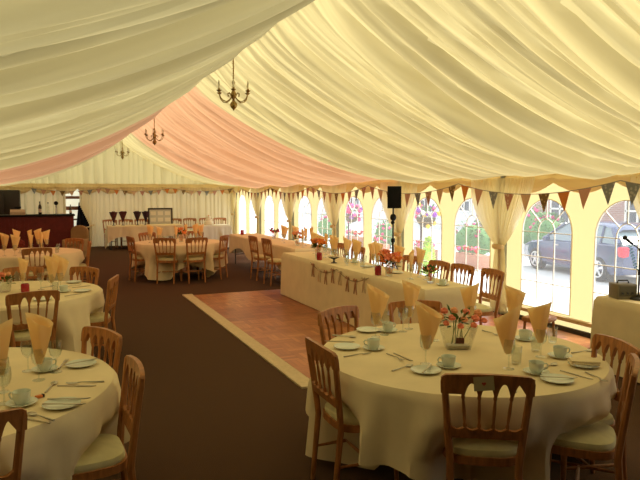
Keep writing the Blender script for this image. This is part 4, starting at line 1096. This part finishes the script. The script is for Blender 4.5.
# ------------------------------------------------------------------ outside
GZ = -.45
bm = NB(); v = [bm.verts.new(p) for p in ((XR + .05, -30, GZ), (60, -30, GZ), (60, 110, GZ), (XR + .05, 110, GZ))]; bm.faces.new(v)
struct('ground', bm, mat('pale_concrete', (.62, .62, .60), .9, noise=.06, scale=2))
bm = NB(); v = [bm.verts.new(p) for p in ((-40, -30, GZ), (XR + .05, -30, GZ), (XR + .05, 110, GZ), (-40, 110, GZ))]; bm.faces.new(v)
struct('ground_under_tent', bm, mat('pale_concrete', (.62, .62, .60), .9))
m = bpy.data.materials.new('brickwork'); m.use_nodes = True; nt = m.node_tree; b = nt.nodes['Principled BSDF']
tc = nt.nodes.new('ShaderNodeTexCoord'); mp = nt.nodes.new('ShaderNodeMapping'); mp.inputs['Rotation'].default_value = (PI / 2, 0, PI / 2)
sx = nt.nodes.new('ShaderNodeSeparateXYZ'); cx = nt.nodes.new('ShaderNodeCombineXYZ'); nt.links.new(tc.outputs['Object'], sx.inputs[0])
nt.links.new(sx.outputs[1], cx.inputs[0]); nt.links.new(sx.outputs[2], cx.inputs[1])
br = nt.nodes.new('ShaderNodeTexBrick'); br.inputs['Scale'].default_value = 1.0; br.inputs['Brick Width'].default_value = .23; br.inputs['Row Height'].default_value = .075; br.inputs['Mortar Size'].default_value = .006
br.inputs['Color1'].default_value = (.42, .22, .17, 1); br.inputs['Color2'].default_value = (.33, .18, .15, 1); br.inputs['Mortar'].default_value = (.5, .45, .4, 1)
nt.links.new(cx.outputs[0], br.inputs['Vector']); nt.links.new(br.outputs['Color'], b.inputs['Base Color']); b.inputs['Roughness'].default_value = .9
BRK = m
bl = thing('brick_house', 'red brick house with white windows across the yard', 'building', (21, 14, GZ))
bm = NB(); box(bm, (3, 0, 2.6), (6, 26, 5.2)); obj('wall', bm, BRK, bl, False)
bm = NB(); prism(bm, [(-.5, 5.1), (3, 8.0), (6.5, 5.1)], 27, lambda a, b, w: (a, w, b)); obj('roof', bm, mat('slate', (.12, .11, .12), .7), bl, False)
for k, y in enumerate((-9, -5, -1, 3, 7, 11)):
    for z in (1.5, 3.9):
        bm = NB()
        for q in (-.55, 0, .55): box(bm, (-.03, y + q, z), (.08, .07, 1.3))
        for q in (-.65, 0, .65): box(bm, (-.03, y, z + q), (.08, 1.15, .07))
        f = obj('window_frame', bm, WHITEB, bl, False)
        bm = NB(); box(bm, (.0, y, z), (.03, 1.1, 1.3)); obj('window_pane', bm, mat('dark_pane', (.05, .06, .08), .1, spec=.6), f, False)
# far white building for the distant windows
bl = thing('rendered_house', 'white rendered house beyond the farther windows', 'building', (24, 44, GZ))
bm = NB(); box(bm, (3, 0, 2.6), (6, 30, 5.2)); obj('wall', bm, mat('white_render', (.72, .72, .70), .9), bl, False)
bm = NB(); prism(bm, [(-.5, 5.1), (3, 8.0), (6.5, 5.1)], 31, lambda a, b, w: (a, w, b)); obj('roof', bm, mat('slate', (.12, .11, .12), .7), bl, False)
for k, y in enumerate((-12, -7, -2, 3, 8, 13)):
    bm = NB()
    for q in (-.55, 0, .55): box(bm, (-.03, y + q, 1.7), (.08, .07, 1.3))
    for q in (-.65, 0, .65): box(bm, (-.03, y, 1.7 + q), (.08, 1.15, .07))
    f = obj('window_frame', bm, WHITEB, bl, False)
    bm = NB(); box(bm, (.0, y, 1.7), (.03, 1.1, 1.3)); obj('window_pane', bm, mat('dark_pane', (.05, .06, .08), .1, spec=.6), f, False)
# hanging flower baskets on posts and shrubs
def basket(x, y, z, label, pet, r=.34, seed=0):
    t = thing('flower_basket', label, 'flowers', (x, y, GZ))
    zz = z - GZ
    bm = NB(); tube(bm, [(0, .22, 0), (0, .22, zz + .55), (0, .10, zz + .68), (0, 0, zz + .6), (0, 0, zz + .2)], .03, 8); obj('post', bm, mat('dark_post', (.08, .05, .05), .6), t)
    bm = NB(); lathe(bm, [(0, zz - .28), (.14, zz - .24), (.24, zz - .10), (.27, zz), (0, zz)], 18); obj('basket', bm, mat('moss_brown', (.10, .07, .03), .9), t)
    rr = random.Random(seed)
    bm = NB(); leaves(bm, (0, 0, zz + .02), r, 70, rr, .12); obj('foliage', bm, mat('yard_leaf', (.12, .26, .08), .8), t)
    for k in range(26):
        d = Vector((rr.gauss(0, 1), rr.gauss(0, 1), rr.gauss(.2, .7))).normalized() * r * rr.uniform(.7, 1.05)
        bm = NB(); ball(bm, (d.x, d.y, zz + .05 + d.z), rr.uniform(.05, .085), 1); obj('flower', bm, pet[k % len(pet)], t)
PURP = fmat('purple_petal', (.28, .06, .42)); YEL = fmat('yellow_petal', (.85, .55, .06)); PNK = fmat('bright_pink_petal', (.85, .12, .30)); 
basket(9.2, 13.95, 1.12, 'hanging basket of purple, pink and yellow flowers right of the loudspeaker window', [PURP, YEL, PNK, WHT], .36, 3)
basket(9.2, 18.4, 1.05, 'hanging basket of pink and purple flowers outside, left of the loudspeaker', [PNK, PURP, MAG], .36, 4)
def shrub(x, y, h, r, label, leafc, pet=None, seed=0, conic=False, name='shrub'):
    t = thing(name, label, 'shrub', (x, y, GZ))
    rr = random.Random(seed); bm = NB(); lf = mat(leafc[0], leafc[1], .8, noise=.3, scale=12)
    n = 420
    for k in range(n):
        v = rr.random(); rad = r * ((1 - v) ** .8 if conic else math.sin(PI * (.12 + .8 * v)) ** .7); a = rr.uniform(0, 6.28); q = rr.uniform(.75, 1.02)
        p = Vector((rad * q * math.cos(a), rad * q * math.sin(a), .08 * h + v * h * .92)); d = Vector((math.cos(a), math.sin(a), rr.uniform(.2, 1.2))).normalized()
        s = d.cross(Vector((0, 0, 1))).normalized() * .04; e = p + d * .12
        vs = [bm.verts.new(c) for c in (p, (p + e) / 2 + s, e, (p + e) / 2 - s)]; bm.faces.new(vs)
    if conic: lathe(bm, [(0, .06 * h), (r * .85, .1 * h), (r * .62, .4 * h), (r * .3, .75 * h), (0, .98 * h)], 16)
    else: ball(bm, (0, 0, h * .5), 1.0, 2, (r * .8, r * .8, h * .42))
    obj('foliage', bm, lf, t); bm = NB(); tube(bm, [(0, 0, 0), (0, 0, h * .4)], .04, 8); obj('stem', bm, mat('dark_post', (.08, .05, .05), .6), t)
    if pet:
        for k in range(14):
            a = rr.uniform(0, 6.28); e = rr.uniform(.1, 1.3); bm = NB(); ball(bm, (r * .85 * math.cos(a) * math.cos(e), r * .85 * math.sin(a) * math.cos(e), h * .5 + h * .45 * math.sin(e)), .07, 1); obj('flower', bm, pet[k % len(pet)], t)
shrub(9.15, 13.75, 1.02, .24, 'lime green cone shaped shrub outside below the hanging basket', ('lime_leaf', (.55, .75, .10)), None, 2, True)
for k, (x, y, h, r, lab) in enumerate(((12.5, 16.2, 1.3, .75, 'green shrub with pink flowers outside the second window from the loudspeaker'), (17.5, 19.0, 1.7, .9, 'tall green shrub with pink flowers by the brick house'), (15.8, 16.4, 1.5, .7, 'green flowering shrub just beyond the car bonnet'),
                                       (12.5, 21.5, 1.1, .8, 'low shrub with pink flowers outside beyond the loudspeaker'), (12.0, 26.0, 1.2, .9, 'green shrub outside the farther windows'))):
    shrub(x, y, h, r, lab, ('yard_leaf', (.12, .26, .08)), [PNK, MAG], 20 + k)
for k, (x, y) in enumerate(((11.5, 15.0), (11.2, 17.2), (10.8, 19.6), (11.6, 23.0))):
    t = thing('flower_planter', 'low trough of red flowers outside, ' + ['nearest the car', 'second from the car', 'third from the car', 'farthest from the car'][k], 'planter', (x, y, GZ))
    bm = NB(); bbox_bev(bm, (0, 0, .2), (.4, 1.3, .4), .02); obj('trough', bm, mat('terracotta', (.45, .20, .12), .8), t)
    rr = random.Random(50 + k); bm = NB(); leaves(bm, (0, 0, .42), .3, 30, rr, .12)
    for q in range(8): leaves(bm, (0, -.55 + q * .157, .42), .14, 10, rr, .1)
    obj('foliage', bm, mat('yard_leaf', (.12, .26, .08), .8), t)
    for q in range(14): bm = NB(); ball(bm, (rr.uniform(-.15, .15), rr.uniform(-.6, .6), .5 + rr.uniform(0, .12)), .07, 1); obj('flower', bm, (PNK, fmat('red_petal', (.55, .04, .04)))[q % 2], t)

# car: local +x forward, wheelbase 2.6
def car(rear, front, z):
    d = Vector((front[0] - rear[0], front[1] - rear[1], 0)); ang = math.atan2(d.y, d.x); mid = ((rear[0] + front[0]) / 2, (rear[1] + front[1]) / 2)
    hw = .88
    off = Vector((-math.sin(ang), math.cos(ang), 0)) * -(hw - .12)      # given wheels are on the near (left) side
    t = thing('car', 'dark blue hatchback car parked outside the right hand windows', 'car', (mid[0] + off.x, mid[1] + off.y, z), ang)
    PAINT = mat('navy_paint', (.018, .040, .125), .18, spec=.7); PAINT.node_tree.nodes['Principled BSDF'].inputs['Coat Weight'].default_value = .6
    GLS = mat('car_glass', (.16, .22, .25), .05, spec=.9)
    # lower body loft
    st = [(-2.10, .70, .34, .62), (-2.06, .80, .26, .88), (-1.9, .86, .22, .97), (-1.3, .88, .20, .98), (-.5, .88, .19, .95), (.5, .88, .19, .92), (1.0, .88, .19, .90), (1.6, .87, .20, .83), (2.0, .80, .24, .72), (2.14, .64, .32, .56)]
    bm = NB(); rings = []
    for x, w, z0, z1 in st:
        prof = [(-w * .9, z0), (-w, z0 + .10), (-w * 1.0, (z0 + z1) / 2), (-w * .97, z1 - .05), (-w * .90, z1), (0, z1 + .03), (w * .90, z1), (w * .97, z1 - .05), (w, (z0 + z1) / 2), (w, z0 + .10), (w * .9, z0)]
        rings.append([bm.verts.new((x, y, zz)) for y, zz in prof])
    for a, b in zip(rings, rings[1:]):
        n = len(a)
        for i in range(n): bm.faces.new((a[i], a[(i + 1) % n], b[(i + 1) % n], b[i]))
    bm.faces.new(rings[0]); bm.faces.new(rings[-1][::-1]); body = obj('body', bm, PAINT, t)
    # glasshouse and roof
    bm = NB(); rings = []
    for x, w, zt in ((-1.98, .74, .98), (-1.62, .66, 1.32), (-1.1, .63, 1.41), (-.3, .63, 1.43), (.25, .63, 1.39), (1.12, .74, .92)):
        wb = .80; zb = .90
        rings.append([bm.verts.new(p) for p in ((x, -wb, zb), (x, -w, zt), (x, w, zt), (x, wb, zb))])
    for a, b in zip(rings, rings[1:]):
        for i in range(3): bm.faces.new((a[i], a[i + 1], b[i + 1], b[i]))
    bm.faces.new(rings[0]); bm.faces.new(rings[-1][::-1]); obj('window_glass', bm, GLS, t)
    bm = NB(); rings = []
    for x, w, zt in ((-1.72, .64, 1.30), (-1.5, .66, 1.38), (-1.1, .655, 1.44), (-.3, .655, 1.46), (.2, .655, 1.42), (.34, .64, 1.37)):
        rings.append([bm.verts.new(p) for p in ((x, -w, zt - .03), (x, -w * .85, zt + .015), (x, 0, zt + .03), (x, w * .85, zt + .015), (x, w, zt - .03))])
    for a, b in zip(rings, rings[1:]):
        for i in range(4): bm.faces.new((a[i], a[i + 1], b[i + 1], b[i]))
    obj('roof', bm, PAINT, t)
    for s in (-1, 1):
        for xa, za, xb, zb, wd in ((1.10, .92, .28, 1.40, .03), (-.42, .92, -.42, 1.42, .035), (-1.88, .98, -1.55, 1.34, .07), (-1.25, .93, -1.22, 1.40, .03)):
            bm = NB(); tube(bm, [(xa, s * .80, za), (xb, s * .655, zb)], wd, 6); obj('pillar', bm, PAINT, t)
        bm = NB(); bbox_bev(bm, (-1.98, s * .74, .80), (.22, .20, .26), .04); obj('tail_light', bm, mat('tail_red', (.55, .02, .05), .2), t)
        bm = NB(); bbox_bev(bm, (1.98, s * .62, .62), (.2, .28, .14), .04); obj('headlight', bm, mat('lamp_clear', (.7, .72, .75), .1), t)
        bm = NB(); bbox_bev(bm, (.72, s * .95, .96), (.12, .18, .11), .03); obj('mirror', bm, PAINT, t)
        for hx in (-.75, .35): bm = NB(); bbox_bev(bm, (hx, s * .885, .80), (.18, .03, .03), .008); obj('door_handle', bm, mat('chrome', (.6, .6, .6), .15, metal=1.0), t)
        for wx in (-1.3, 1.3):
            bm = NB(); prof = [(.20, -.10), (.29, -.105), (.315, -.08), (.32, 0), (.315, .08), (.29, .105), (.20, .10)]
            q = bmesh.new(); lathe(q, prof, 28); lathe(q, [(0, -.05), (.21, -.06), (.21, .06), (0, .05)], 20); merge(bm, q, Matrix.Translation((wx, s * .79, .32)) @ Matrix.Rotation(PI / 2, 4, 'X')); wh = obj('wheel', bm, mat('tyre', (.015, .015, .016), .8), t)
            bm = NB(); q = bmesh.new(); lathe(q, [(.185, -.01), (.215, -.015), (.215, .015), (.185, .01), (.185, -.01)], 28); lathe(q, [(0, -.02), (.05, -.018), (.05, .02), (0, .024)], 16)
            for k in range(5): box(q, (0, 0, 0), (.055, .19, .025), 0, Matrix.Rotation(2 * PI * k / 5, 4, 'Z') @ Matrix.Translation((0, .105, 0)))
            merge(bm, q, Matrix.Translation((wx, s * .895, .32)) @ Matrix.Rotation(PI / 2, 4, 'X')); r_ = obj('rim', bm, mat('alloy', (.65, .66, .68), .3, metal=.4), wh); r_['label'] = 'silver five spoke rim'
    bm = NB(); box(bm, (-2.09, 0, .70), (.03, .52, .11)); obj('number_plate', bm, mat('plate_yellow', (.75, .62, .15), .5), t, False)
car((12.67, 11.24), (13.05, 13.83), GZ)

# ------------------------------------------------------------------ light: overcast bright sky and a soft sun
w = bpy.data.worlds.new('sky'); S.world = w; w.use_nodes = True
bg = w.node_tree.nodes['Background']; bg.inputs['Color'].default_value = (.86, .93, 1.0, 1); bg.inputs['Strength'].default_value = 1.4
sl = bpy.data.lights.new('sun', 'SUN'); sl.energy = 5.8; sl.angle = math.radians(30); sl.color = (1.0, .95, .84)
so = bpy.data.objects.new('sun', sl); COL.objects.link(so); so.location = (10, 0, 20)
so.rotation_euler = Vector((-.80, .20, -.78)).to_track_quat('-Z', 'Y').to_euler()

S.view_settings.view_transform = 'Standard'; S.view_settings.look = 'None'; S.view_settings.gamma = 1.0; S.view_settings.use_curve_mapping = False
S.view_settings.exposure = 0.52
S.cycles.use_denoising = True
S.cycles.max_bounces = 14; S.cycles.diffuse_bounces = 6; S.cycles.transparent_max_bounces = 24; S.cycles.transmission_bounces = 8; S.cycles.glossy_bounces = 4
S.cycles.sample_clamp_indirect = 8
